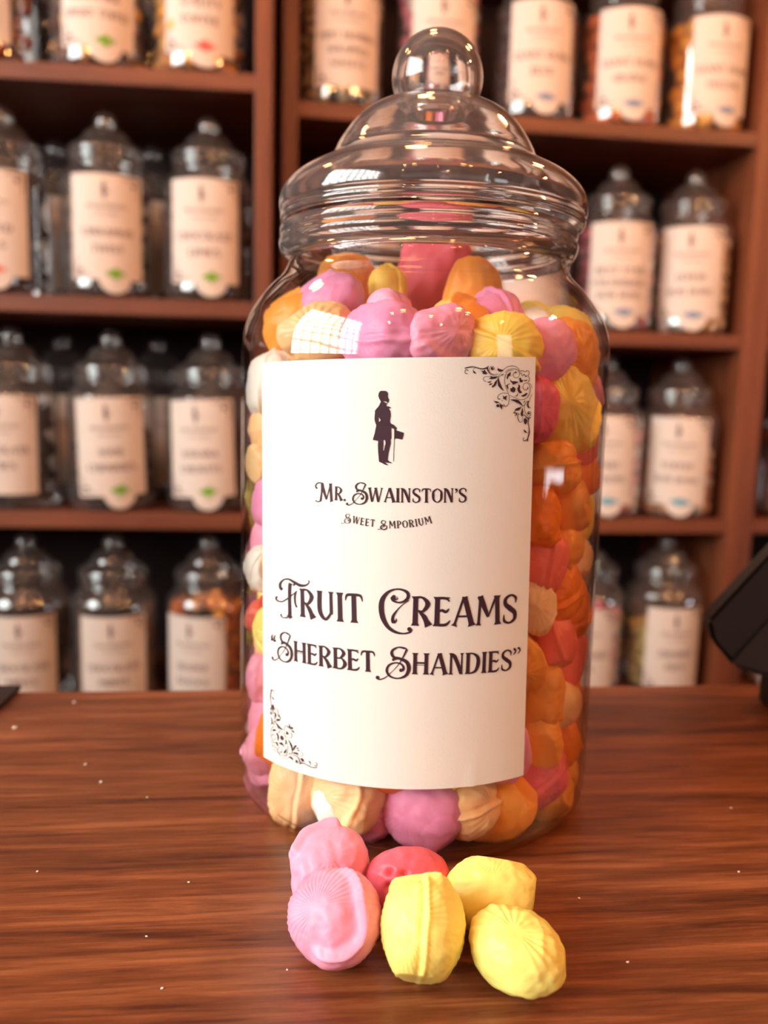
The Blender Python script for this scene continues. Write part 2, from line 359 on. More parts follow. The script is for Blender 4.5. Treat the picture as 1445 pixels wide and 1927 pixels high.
MAN = [[(400,180),(470,172),(530,180),(560,210),(566,255),(562,300),(572,330),(598,372),(584,380),(586,395),(578,408),(572,430),(556,438),(545,445),(535,470),(535,500),(600,512),(640,545),(600,545),(585,545),(612,600),(624,650),(624,720),(612,780),(608,840),(635,875),(690,900),(740,950),(758,985),(742,990),(745,1020),(800,1035),(905,1070),(895,1130),(868,1216),(800,1200),(730,1188),(720,1205),(698,1205),(705,1120),(712,1100),(706,1000),(690,990),(640,960),(636,1010),(640,1195),(622,1215),(628,1290),(600,1400),(572,1540),(560,1650),(600,1685),(648,1705),(640,1720),(560,1710),(505,1700),(540,1730),(572,1755),(550,1762),(500,1750),(430,1710),(378,1690),(372,1640),(358,1480),(352,1330),(360,1250),(300,1232),(248,1225),(250,1195),(285,1080),(318,910),(295,850),(280,780),(285,700),(292,620),(285,605),(320,560),(372,500),(410,420),(415,400),(385,350),(362,290),(368,230)],
       [(366,735),(372,840),(395,830),(410,800),(392,765)],
       [(470,1225),(505,1225),(518,1300),(500,1350),(482,1450),(462,1448),(470,1340)],
       [(465,400),(520,402),(556,420),(540,440),(500,420)]]
CORNER = [('r', [(200, 265), (165, 245), (140, 275), (150, 315), (190, 320)], [16, 12, 12, 12, 10]), ('r', [(135, 222), (200, 205), (290, 195), (370, 215), (450, 232), (530, 215), (572, 180)], [16, 20, 16, 18, 18, 26, 8]),
 ('r', [(345, 210), (300, 230), (285, 262)], [6, 8, 6]), ('l', (285, 255), (345, 320), 34, .1), ('p', [(425, 262), (470, 270), (500, 245), (515, 280), (545, 310), (510, 335), (480, 325), (455, 320), (460, 295)]),
 ('r', [(545, 215), (560, 270), (600, 325), (680, 350), (740, 320)], [30, 20, 12, 8, 6]), ('r', [(575, 260), (600, 200), (650, 190), (668, 225), (635, 250), (608, 225)], [6, 8, 8, 10, 16, 10]), ('d', (630, 222), 22),
 ('r', [(575, 250), (600, 300), (660, 330), (720, 315)], [6, 6, 6, 5]), ('p', [(720, 185), (745, 225), (800, 245), (845, 250), (820, 280), (760, 285), (725, 250), (735, 220)]),
 ('r', [(840, 245), (900, 200), (980, 178), (1060, 190), (1110, 235), (1140, 280)], [8, 8, 10, 8, 8, 8]),
 ('r', [(1020, 262), (930, 270), (880, 330), (858, 430), (870, 530), (900, 620), (935, 710), (940, 800), (920, 880), (880, 912), (845, 895), (850, 870)], [6, 8, 10, 10, 8, 8, 8, 9, 10, 10, 14, 16]),
 ('r', [(860, 300), (920, 250), (1010, 230), (1090, 250), (1130, 310), (1115, 370), (1070, 395), (1020, 370), (1020, 315), (1060, 290)], [6, 8, 8, 9, 9, 8, 8, 8, 10, 14]), ('d', (1060, 296), 16),
 ('p', [(895, 390), (910, 330), (970, 285), (965, 350), (930, 370), (910, 430)]), ('p', [(955, 410), (985, 455), (1050, 455), (1110, 470), (1060, 500), (1010, 520), (985, 480), (965, 470)]),
 ('p', [(885, 530), (950, 490), (945, 510), (915, 525), (925, 580), (915, 610)]), ('p', [(960, 580), (990, 585), (1000, 550), (1030, 565), (1058, 590), (1048, 640), (1020, 665), (990, 650), (965, 640)]),
 ('p', [(1110, 500), (1140, 540), (1135, 610), (1175, 660), (1135, 680), (1100, 640), (1085, 590), (1105, 560)]), ('r', [(1145, 275), (1190, 262), (1225, 285), (1260, 265), (1300, 280), (1300, 330), (1280, 350), (1308, 400), (1300, 450), (1280, 475)], 9),
 ('d', (1210, 340), 14), ('d', (1245, 365), 14), ('p', [(1120, 400), (1150, 390), (1165, 430), (1200, 440), (1170, 480), (1130, 470)]), ('r', [(1150, 300), (1165, 330), (1185, 370)], [14, 10, 6]), ('l', (1200, 440), (1280, 430), 24, .1),
 ('r', [(1260, 480), (1205, 510), (1190, 570), (1225, 615), (1270, 600), (1280, 565)], [8, 9, 9, 10, 12, 22]), ('r', [(1260, 480), (1310, 530), (1320, 620), (1290, 720), (1230, 775), (1150, 790), (1060, 760), (940, 705)], [8, 9, 10, 10, 9, 8, 8, 6]),
 ('r', [(1300, 490), (1340, 530), (1358, 580)], [6, 6, 4]), ('p', [(1145, 720), (1200, 700), (1240, 670), (1278, 670), (1250, 715), (1200, 740)]), ('p', [(1030, 705), (1070, 725), (1085, 690), (1105, 680), (1090, 720), (1070, 738)]),
 ('r', [(935, 690), (860, 668), (780, 685), (738, 730), (745, 780), (778, 775)], [6, 8, 8, 10, 14, 18]), ('p', [(815, 715), (855, 735), (905, 715), (890, 760), (890, 810), (855, 780), (825, 775), (835, 745)]), ('d', (812, 810), 9),
 ('l', (665, 815), (765, 840), 40, .1), ('d', (735, 900), 28), ('l', (765, 850), (808, 975), 40, -.05), ('l', (800, 870), (835, 915), 24, .1),
 ('l', (745, 400), (845, 635), 56, .12), ('r', [(840, 320), (790, 350), (750, 400)], [6, 7, 4]), ('l', (790, 352), (840, 330), 20), ('r', [(800, 300), (755, 350), (735, 420), (735, 480)], [5, 8, 8, 4]),
 ('p', [(730, 420), (715, 490), (690, 540), (635, 575), (625, 545), (660, 520), (680, 470)]), ('l', (570, 525), (640, 495), 30), ('l', (540, 470), (625, 450), 26, .15), ('p', [(590, 355), (640, 375), (700, 370), (740, 365), (690, 410), (620, 420), (570, 410), (610, 390)]),
 ('r', [(590, 378), (520, 370), (475, 400), (480, 445), (520, 455)], [5, 7, 8, 10, 10]),
 ('l', (965, 790), (1190, 905), 60, -.12), ('r', [(1255, 810), (1230, 870), (1180, 910), (1130, 915)], [6, 9, 8, 4]), ('r', [(1235, 850), (1215, 900), (1225, 1000), (1280, 1090), (1330, 1070), (1325, 1015), (1285, 1010), (1280, 1050)], [6, 8, 8, 8, 9, 9, 12, 16]), ('d', (1298, 1042), 18),
 ('l', (1200, 860), (1225, 800), 18), ('p', [(1270, 810), (1300, 815), (1290, 880), (1305, 930), (1338, 940), (1290, 945), (1262, 900)]), ('r', [(1355, 690), (1320, 770), (1300, 830)], [5, 7, 8]),
 ('p', [(1165, 930), (1110, 930), (1055, 955), (1030, 1020), (1065, 990), (1120, 985)]), ('l', (1010, 1025), (1075, 1035), 30), ('l', (1045, 1090), (1095, 1020), 26), ('r', [(1115, 1040), (1095, 1090), (1110, 1165), (1140, 1200), (1175, 1180), (1185, 1120), (1160, 1060)], [18, 12, 14, 8, 7, 7, 6]),
 ('p', [(1180, 930), (1195, 1000), (1190, 1060), (1215, 1075), (1160, 1090), (1145, 1040), (1165, 990)]), ('r', [(1215, 1060), (1250, 1110), (1290, 1125), (1335, 1108)], [8, 18, 26, 8]),
 ('p', [(1200, 1145), (1235, 1120), (1270, 1160), (1262, 1210), (1235, 1245), (1210, 1215)]), ('r', [(1295, 1120), (1285, 1200), (1300, 1300), (1305, 1390), (1280, 1480), (1275, 1545)], [22, 14, 14, 22, 20, 14]),
 ('l', (1210, 1330), (1262, 1395), 36, .1), ('r', [(1260, 1395), (1285, 1385), (1300, 1360)], [6, 6, 5]), ('r', [(1280, 1490), (1240, 1530), (1205, 1530), (1195, 1490), (1215, 1475)], [14, 16, 14, 10, 8])]

# ------------------------------------------------------------------ the room and the shelving
tag(obj('floor', box_bm(-2.2, 3.2, -3.2, 2.2, -1.0, -.95), M_FLOORM, smooth=False), kind='structure')
tag(obj('wall_back', box_bm(-2.2, 3.2, 2.2, 2.3, -1.0, 2.0), M_WALLM, smooth=False), kind='structure')
wl = bmesh.new()
for b in ((-1.95, -1.9, -3.2, -1.75, -1, 2), (-1.95, -1.9, .25, 2.2, -1, 2), (-1.95, -1.9, -1.75, .25, -1, .25), (-1.95, -1.9, -1.75, .25, 1.52, 2)): box_bm(*b, bm=wl)
tag(obj('wall_left', wl, M_WALLM, smooth=False), kind='structure')
wf = bmesh.new()
for k in range(9): y = -1.71+k*.24; box_bm(-1.74, -1.72, y-.022, y+.022, .27, 1.49, bm=wf)
for k in range(8): z = .28+k*.172; box_bm(-1.745, -1.715, -1.72, .22, z-.010, z+.010, bm=wf)
tag(obj('window_1', wf, M_FRAME, smooth=False), kind='structure')

w2 = bmesh.new()
for k in range(9): x = -1.5+k*.45; box_bm(x-.02, x+.02, -2.99, -2.96, .38, 1.62, bm=w2)
for k in range(4): z = .4+k*.4; box_bm(-1.52, 2.12, -2.99, -2.96, z-.02, z+.02, bm=w2)
tag(obj('window_2', w2, M_FRAME, smooth=False), kind='structure')

class Unit:
    def __init__(s, px, Y, deg):
        a = math.radians(deg); s.u = Vector((math.cos(a), math.sin(a), 0)); s.n = Vector((-math.sin(a), math.cos(a), 0)); s.o = on_y(px, 735, Y); s.o.z = 0; s.a = a
    def front(s, px, py):
        p = on_plane(px, py, s.o, s.n); return (p-s.o).dot(s.u), p.z
    def at(s, px, py, t):
        p = on_plane(px, py, s.o+s.n*t, s.n); return (p-s.o).dot(s.u), p.z
    def world(s, a, t, z): v = s.o+s.u*a+s.n*t; return Vector((v.x, v.y, z))
UL = Unit(205, 1.005, 5.0); UR = Unit(1310, 1.135, 7.5)
DEPTH = .27
def panel(U, name, parent, s0, s1, t0, t1, z0, z1, mat, bev=.0012):
    o = obj(name, box_bm(s0, s1, t0, t1, z0, z1, bev), mat, parent, smooth=False); return o
def shelving(U, label, s0, s1, rows, th=.018, left=True, right=True):
    root = empty('shelving_unit', (U.o.x, U.o.y, 0), U.a); tag(root, label, 'shelving unit', 'wooden shelving units behind the counter')
    if left: panel(U, 'side_panel', root, s0, s0+th, 0, DEPTH, -.95, 1.0, M_PANEL)
    if right: panel(U, 'side_panel', root, s1-th, s1, 0, DEPTH, -.95, 1.0, M_PANEL)
    panel(U, 'back_panel', root, s0, s1, DEPTH, DEPTH+.008, -.95, 1.0, M_BACK, 0)
    a = s0+(th if left else 0)+.0004; b = s1-(th if right else 0)-.0004
    for z in rows: panel(U, 'shelf', root, a, b, .002, DEPTH, z-th, z, M_SHELF)
    panel(U, 'top_panel', root, a, b, 0, DEPTH, .98, 1.0, M_SHELF)
    return root
zl = [UL.front(240, y)[1] for y in (124, 560, 966)]; zl += [zl[2]-(zl[1]-zl[2]), zl[2]-2*(zl[1]-zl[2]), zl[0]+(zl[0]-zl[1])]
zr = [UR.front(1250, y)[1] for y in (236, 626, 979)]; zr += [zr[2]-(zr[1]-zr[2]), zr[2]-2*(zr[1]-zr[2]), zr[0]+(zr[0]-zr[1])]
sl1 = UL.front(510, 400)[0]
sr0 = UR.front(530, 400)[0]; sr1 = UR.front(1391, 1000)[0]; sr2 = sr1+.0005
shelving(UL, 'wooden shelving unit left of the big jar, holding three jars a shelf', sl1-.62, sl1, zl, th=.019)
shelving(UR, 'wooden shelving unit behind and right of the big jar, with coloured sweet jars', sr0, sr1, zr)
shelving(UR, 'wooden shelving unit cut off by the right edge of the photo', sr2, sr2+.55, zr)

# counter
pl, pr = on_z(240, 1299, 0), on_z(1250, 1289, 0); ca = math.atan2(pr.y-pl.y, pr.x-pl.x)
croot = empty('shop_counter', (pl.x, pl.y, 0), ca); tag(croot, 'walnut-grained wooden shop counter under the big jar', 'counter')
obj('worktop', box_bm(-.9, 1.3, -.43, 0, -.035, 0, .0015), M_COUNTER, croot, smooth=False)
obj('counter_body', box_bm(-.88, 1.28, -.40, -.02, -.9495, -.0352, .001), M_PANEL, croot, smooth=False)

# dark mat at the far left, black till screen at the right
mp_ = [on_z(-90, 1292, 0), on_z(46, 1292, 0), on_z(-2, 1337, 0), on_z(-150, 1400, 0)]
def prism(pts, h, n=Vector((0, 0, 1)), bev=.001):
    bm = bmesh.new(); a = [bm.verts.new(p) for p in pts]; b = [bm.verts.new(p+n*h) for p in pts]; k = len(pts)
    bm.faces.new(a[::-1]); bm.faces.new(b)
    for i in range(k): bm.faces.new((a[i], a[(i+1) % k], b[(i+1) % k], b[i]))
    bmesh.ops.recalc_face_normals(bm, faces=bm.faces[:])
    if bev: bmesh.ops.bevel(bm, geom=bm.edges[:], offset=bev, segments=2, affect='EDGES')
    return bm
tag(obj('counter_mat', prism([p+Vector((0, -.004, 0)) for p in mp_], .002, bev=0), M_DARKMAT, smooth=False), 'thin dark mat at the far left corner of the counter top', 'mat')
till = empty('till_screen', on_y(1560, 1150, .36)*1.0); tag(till, 'black till screen poking in from the right edge above the counter', 'till screen')
tl = till.location.copy()
shape = [(1332, 1168), (1450, 1040), (1640, 850), (1760, 1370), (1560, 1315), (1382, 1256), (1341, 1208)]
tp = [on_y(x, y, .335+(x-1332)*.00006)-tl for x, y in shape]
obj('screen_casing', prism(tp, .022, Vector((.25, .95, -.1)), bev=.0018), M_BLACK, till, smooth=False)
ip = [on_y(x, y, .3335+(x-1332)*.00006)-tl for x, y in [(1374, 1248), (1448, 1166), (1660, 960), (1740, 1350), (1560, 1302)]]
obj('screen_bezel', prism(ip, .0018, Vector((0, 1, 0)), bev=.0005), plain('soft_black_plastic', lin(34, 27, 27), .45), till, smooth=False)
st = on_z(1640, 1420, 0)
obj('stand', prism([Vector((st.x-.02, .37, 0))-tl, Vector((st.x+.06, .37, 0))-tl, Vector((st.x+.06, .385, 0))-tl, Vector((st.x-.02, .385, 0))-tl], tl.z-.01, bev=.001), M_BLACK, till, smooth=False)

# ------------------------------------------------------------------ sweets
def sweet_mesh(name, seed, a=.0128, b=.0104, c=.0094, ribs=26, rib_amp=.022, lip=None, seam=None, facets=(), square=2.3, rough=.05, nu=88, nv=48, holes=0, sector=None):
    """pressed fondant sweet: long axis X, scalloped shell face around +Z"""
    rnd = random.Random(seed); off = Vector((rnd.uniform(-50, 50), rnd.uniform(-50, 50), rnd.uniform(-50, 50)))
    hp = [(Vector((rnd.uniform(-.6, .6), rnd.uniform(-.5, .5), 1)).normalized(), rnd.uniform(.08, .13)) for _ in range(holes)]
    vs, fs = [], []
    for j in range(nv+1):
        th = math.pi*j/nv
        for i in range(nu if 0 < j < nv else 1):
            ph = 2*math.pi*i/nu
            d = Vector((math.sin(th)*math.cos(ph), math.sin(th)*math.sin(ph), math.cos(th)))
            k = (abs(d.x)**square+abs(d.y)**square+abs(d.z)**square)**(-1/square)
            h = 1.0
            f = sm(.10, .45, th)*(1-sm(1.25, 1.62, th))
            if sector:
                ds = (ph-sector[0]+math.pi) % (2*math.pi)-math.pi; f *= .12+.88*(1-sm(sector[1]*.6, sector[1], abs(ds)))
            h += rib_amp*f*math.cos(ribs*ph+.35*noise.noise(d*3+off))*(.75+.5*noise.noise(d*2-off))
            f2 = sm(.2, .5, math.pi-th)*(1-sm(1.2, 1.5, math.pi-th))
            h += rib_amp*.6*f2*math.cos((ribs-5)*ph+1)
            if lip:
                ang, az, span, amp = lip
                da = (ph-az+math.pi) % (2*math.pi)-math.pi
                aa = ang+.10*math.sin(3*da+seed)
                msk = 1-sm(span*.75, span, abs(da))
                h += amp*msk*math.exp(-((th-aa)/.085)**2)
                h += amp*.75*msk*sm(aa-.02, aa+.06, th)*(1-sm(aa+.25, aa+1.0, th))
            if seam:
                ax, amp = seam; q = d.dot(Vector(ax).normalized())+.05*noise.noise(d*2+off)
                h += amp*math.exp(-(q/.06)**2)-amp*.7*math.exp(-((q-.13)/.06)**2)
            h += rough*noise.noise(d*1.4+off)+rough*.35*noise.noise(d*4+off)+rough*.07*noise.noise(d*9+off)
            for hd, hr in hp:
                h -= .16*math.exp(-((d-hd).length/hr)**2)
            v = Vector((d.x*a, d.y*b, d.z*c))*k*h
            for (nx, ny, nz, dist) in facets:
                n = Vector((nx, ny, nz)).normalized(); e = v.dot(n)-dist*a
                if e > 0: v -= n*e*.85
            vs.append(tuple(v))
    idx = lambda j, i: 0 if j == 0 else (1+(nv-1)*nu if j == nv else 1+(j-1)*nu+i % nu)
    for j in range(nv):
        for i in range(nu):
            if j == 0: fs.append((0, idx(1, i), idx(1, i+1)))
            elif j == nv-1: fs.append((idx(j, i), idx(nv, 0), idx(j, i+1)))
            else: fs.append((idx(j, i), idx(j+1, i), idx(j+1, i+1), idx(j, i+1)))
    me = bpy.data.meshes.new(name); me.from_pydata(vs, [], fs); me.shade_smooth(); return me
VAR = [sweet_mesh('fruit_cream', 1, ribs=30, rib_amp=0.0129, sector=(.4, 1.5), lip=(1.0, .4, 1.3, .13), rough=.10),
       sweet_mesh('fruit_cream', 2, seam=((0, 1, .2), .06), ribs=30, rib_amp=0.0103, rough=.10),
       sweet_mesh('fruit_cream', 3, facets=((1, .2, .3, .82), (-.6, 1, .2, .72)), ribs=24, rib_amp=0.0155, sector=(2, 1.4), rough=.12),
       sweet_mesh('fruit_cream', 4, a=.0135, b=.0098, lip=(1.25, 2.4, 1.6, .16), facets=((-1, 0, .2, .85),), ribs=34, rib_amp=0.0116, rough=.10),
       sweet_mesh('fruit_cream', 5, a=.0118, b=.0108, c=.0098, seam=((.3, 1, 0), .08), facets=((.2, -1, .5, .7),), ribs=26, rib_amp=0.0103, rough=.11),
       sweet_mesh('fruit_cream', 6, a=.0140, b=.0096, c=.0092, ribs=20, rib_amp=0.0090, rough=.13, lip=(.9, 4.2, 1.0, .13)),
       sweet_mesh('fruit_cream', 7, a=.0122, b=.0102, c=.0096, ribs=34, rib_amp=0.0168, sector=(5, 1.6), facets=((.5, .5, -1, .66), (1, -.3, 0, .86)), rough=.10)]
def mk_sweet(me, colour, loc, rot, scale=1.0, parent=None):
    o = bpy.data.objects.new('fruit_cream', me)
    if len(me.materials) == 0: me.materials.append(FC['pink'])
    COL.objects.link(o); o.material_slots[0].link = 'OBJECT'; o.material_slots[0].material = FC[colour]
    o.location = loc; o.rotation_mode = 'QUATERNION'; o.rotation_quaternion = rot; o.scale = (scale,)*3 if not isinstance(scale, (tuple, list)) else scale
    return o

# ------------------------------------------------------------------ the big jar
JX, JD, JR = .0123, .296, .0618
jar = empty('sweet_jar', (JX, JD, 0)); tag(jar, 'big clear jar with a ball-knobbed lid and a Fruit Creams label, full of fondant sweets', 'jar')
W = .0012
outer = [(.0, .0030), (.030, .0028), (.050, .0012), (.0560, .0003), (.0592, .0010), (.0612, .0042), (.0618, .0105), (.0618, .022), (.0618, .080), (.0618, .140), (.0618, .151), (.0608, .159), (.0580, .1655), (.0530, .1722), (.0487, .1765), (.0466, .1800), (.0460, .1822)]
op = smooth_prof(outer, 5)
obj('body', lathe(op, 128), M_JAR, jar)
ip_ = []
for i, (r, z) in enumerate(op):
    a = Vector(op[max(i-1, 0)]); b = Vector(op[min(i+1, len(op)-1)]); t = (b-a).normalized(); n = Vector((-t.y, t.x)); ip_.append((max(r+n.x*W, 0), z+n.y*W+(.0008 if z < .004 else 0)))
obj('inner_wall', lathe(ip_, 128), thin_clear('clear_jar_inner_wall', base=.02, edge=.45, power=3.5), jar)
neck = smooth_prof([(.0448, .1815), (.0460, .1818), (.0478, .1828), (.0492, .1848), (.0497, .1872), (.0490, .1890), (.0494, .1904), (.0490, .1922), (.0470, .1928), (.0448, .1926)], 4)
obj('neck_ring', lathe(neck+[(.0436, .1915), (.0434, .187), (.0436, .1822)], 128, close=True), M_LID, jar)
lo = smooth_prof([(.0492, .1932), (.0502, .1940), (.0505, .1955), (.0502, .1966), (.0508, .1976), (.0509, .1995), (.0503, .2025), (.0485, .2055), (.0450, .2085), (.0405, .2110), (.0362, .2130), (.0342, .2146), (.0330, .2170), (.0312, .2205), (.0270, .2262), (.0210, .2308), (.0140, .2332), (.0092, .2342)], 4)
T = .0013; li = []
for i, (r, z) in enumerate(lo):
    a = Vector(lo[max(i-1, 0)]); b = Vector(lo[min(i+1, len(lo)-1)]); t = (b-a).normalized(); n = Vector((-t.y, t.x)); li.append((max(r+n.x*T, .004), z+n.y*T))
lid = obj('lid', lathe(lo+[(.0075, .2345), (.0062, .2330)]+li[::-1], 128, close=True), M_LID, jar)
lid.rotation_euler = (0, math.radians(.35), 0)
kr, kz = .0149, .2412
kp = [(.0084, kz-.0095), (.0066, kz-.0108)]
ko = [(.0084, .2344), (.0078, .2352)]+[(kr*math.sin(t), kz-kr*math.cos(t)) for t in [math.radians(x) for x in range(36, 181, 6)]]
ko[-1] = (0, kz+kr)
ki = [((kr-.0022)*math.sin(t), kz-(kr-.0022)*math.cos(t)) for t in [math.radians(x) for x in range(36, 181, 6)]]; ki[-1] = (0, kz+kr-.0022)
kn = lathe(ko+ki[::-1]+[(.0058, .2356), (.0058, .2344)], 96, close=True)
obj('knob', kn, M_LID, lid)

# label on the jar, printed with silhouette, lettering and corner flourishes
LR = JR+.00035
def uv(px, py):
    p = on_cyl(px, py, JX, JD, LR); phi = math.atan2(p.x-JX, JD-p.y); return Vector((phi*LR, p.z))
def wrapper(R, lift, rz=0.0):
    def w(p):
        phi = p.x/R; return ((R+lift)*math.sin(phi), -(R+lift)*math.cos(phi), p.y)
    return w
c00, c10, c01, c11 = uv(496, 1424), uv(985, 1459), uv(493, 683), uv(1008, 672)
vs, fs = [], []; NU, NV = 56, 30
wl_ = wrapper(LR, 0)
for j in range(NV+1):
    for i in range(NU+1):
        s, t = i/NU, j/NV; p = (c00*(1-s)+c10*s)*(1-t)+(c01*(1-s)+c11*s)*t
        # rounded bottom corner and a small crease near the lower edge
        cr = .00035*math.exp(-((s-.80-.015*t*10)/.008)**2)*max(0, 1-t*12)
        q = wrapper(LR, cr)(p); vs.append(q)
for j in range(NV):
    for i in range(NU): a = j*(NU+1)+i; fs.append((a, a+1, a+NU+2, a+NU+1))
label = obj('label', (vs, fs), M_PAPER, jar)
ink = wrapper(LR, .00012)
P2 = lambda polys: [[uv(v.x, v.y) for v in poly] for poly in polys]
txt = []
def word(t, x0, y0, x1, y1, hpx):
    a, b = uv(x0, y0), uv(x1, y1); h = (uv((x0+x1)/2, (y0+y1)/2-hpx)-uv((x0+x1)/2, (y0+y1)/2)).length
    return word_poly(t, a, b, h)
txt += word('RUIT', 564, 1160, 685, 1173, 54.5)
txt += word('REAMS', 772.5, 1177, 973.5, 1171, 55)
txt += word('HERBET', 552.5, 1243.5, 707, 1265, 39.5)
txt += word('HANDIES', 774, 1268.5, 963.5, 1260.5, 40)
txt += word('R.', 629, 941, 652, 943, 26)
txt += word("WAINSTON'S", 692, 944, 879, 945, 27)
txt += arc_word('WEET', [uv(661.5, 983.5), uv(683, 988.5), uv(706, 991.5)], .0021)
txt += arc_word('MPORIUM', [uv(730.5, 994), uv(773, 992), uv(814, 984)], .0021)
txt += P2(traced(5.78, 510, 1070, [SWASH_F, ('r', [(190, 530), (205, 500), (203, 350), (205, 200), (215, 158)], [60, 38, 34, 36, 46]), ('r', [(232, 532), (212, 515)], [16, 20]),
    ('r', [(185, 530), (140, 534), (112, 515), (112, 492)], [20, 12, 12, 20]), ('r', [(70, 302), (55, 325), (80, 352), (130, 356), (195, 315), (245, 275), (283, 240)], [22, 18, 16, 14, 16, 10, 8]),
    ('r', [(280, 245), (262, 290), (262, 360), (275, 412)], [8, 22, 20, 14]), ('d', (278, 412), 11), ('r', [(245, 185), (265, 160), (285, 165)], [22, 20, 10])]))
txt += P2(traced(4.817, 700, 1080, [('r', [(225, 205), (232, 225), (205, 228), (180, 215), (192, 240), (235, 258), (285, 250), (325, 215), (322, 172), (280, 145), (215, 138), (145, 165), (95, 230), (84, 310), (100, 400), (145, 480), (210, 525), (285, 540), (345, 525), (358, 498)],
    [4, 8, 20, 26, 24, 16, 20, 30, 30, 20, 14, 26, 44, 50, 46, 34, 26, 14, 18, 18]), ('d', (338, 500), 20), ('d', (197, 208), 19), ('r', [(335, 240), (280, 275), (230, 325), (192, 380), (186, 425)], [6, 8, 12, 26, 32]), ('d', (192, 430), 19), ('r', [(200, 445), (218, 425), (220, 402)], [18, 14, 4])]))
SW = P2(swash_S(4.817, 700, 1080, 345, 908)); sa = uv(700+345/4.817, 1080+908/4.817)
for (sx_, sy_, k_) in ((771.6, 1268.5, 1.0), (551, 1241.5, 1.0), (692, 943.5, .66), (660, 982.5, .29)):
    q0 = uv(sx_, sy_); txt += [[q0+(v-sa)*k_ for v in poly] for poly in SW]
txt += P2(traced(4.66, 580, 890, [('d', (75, 132), 8), ('r', [(72, 132), (66, 110), (85, 88), (120, 88), (135, 98)], [12, 10, 10, 10, 10]), ('r', [(120, 95), (118, 170), (108, 248)], [16, 13, 18]), ('r', [(108, 246), (82, 252), (66, 240)], [10, 8, 12]),
    ('r', [(122, 92), (140, 165), (160, 232)], [20, 22, 14]), ('r', [(160, 232), (178, 165), (196, 98)], [8, 9, 12]), ('r', [(195, 92), (196, 110), (200, 180), (204, 240), (206, 250)], [30, 22, 20, 22, 32]),
    ('r', [(680, 425), (655, 416), (640, 430), (650, 446), (672, 450), (645, 460), (634, 478), (655, 496), (684, 488), (688, 466), (668, 462), (662, 474)], [6, 7, 9, 8, 4, 8, 11, 9, 10, 8, 7, 9]), ('r', [(680, 425), (660, 460), (635, 490), (610, 494)], [8, 4, 4, 8])]))
txt += P2(traced(5.78, 510, 1070, [('r', [(24, 716), (10, 735), (10, 755)], [8, 14, 20]), ('d', (14, 770), 15), ('r', [(52, 722), (38, 742), (38, 765)], [8, 14, 20]), ('d', (42, 783), 15)]))
txt += P2(traced(4.817, 700, 1080, [('d', (1290, 682), 12), ('r', [(1299, 682), (1298, 705), (1278, 732)], [16, 14, 5]), ('d', (1328, 672), 12), ('r', [(1338, 672), (1337, 698), (1316, 724)], [14, 12, 3])]))
obj('lettering', print_bm(txt, ink), M_INK, label, smooth=False)
man = [[uv(680+x/11.34, 720+y/11.34) for x, y in l] for l in MAN]
cane = P2(traced(11.34, 680, 720, [('r', [(706, 1000), (703, 1210), (692, 1440), (686, 1680)], [12, 12, 12, 12])]))
obj('gentleman_silhouette', print_bm([man]+cane, ink), M_INK, label, smooth=False)
cor = P2(traced(9.633, 860, 670, CORNER))
obj('corner_flourish', print_bm(cor, ink), M_INK, label, smooth=False)
cA, cB = uv(868, 688), uv(599, 1446); cen = (uv(997, 828)+uv(508, 1298))/2
cen = Vector(((uv(873, 693).x+uv(598, 1444).x)/2, (uv(988, 829).y+uv(512, 1298).y)/2))
obj('corner_flourish', print_bm([[cen*2-v for v in poly] for poly in cor], ink), M_INK, label, smooth=False)

# ------------------------------------------------------------------ sweets in the jar: those the photo shows, then packed ones behind them
def Q(ax, ay, az): 
    from mathutils import Euler
    return Euler((math.radians(ax), math.radians(ay), math.radians(az))).to_quaternion()
def face_quat(nrm, ang):
    """shell face along nrm, long axis turned by ang degrees in the facing plane (0 = horizontal, 90 = upright)"""
    z = Vector(nrm).normalized(); up = Vector((0, 0, 1)); x = up.cross(z); x = x.normalized() if x.length > .05 else Vector((1, 0, 0)); y = z.cross(x)
    a = math.radians(ang); X = x*math.cos(a)+y*math.sin(a); Y = z.cross(X)
    return Matrix((X, Y, z)).transposed().to_quaternion()
WALLR = JR-.0022-.0086
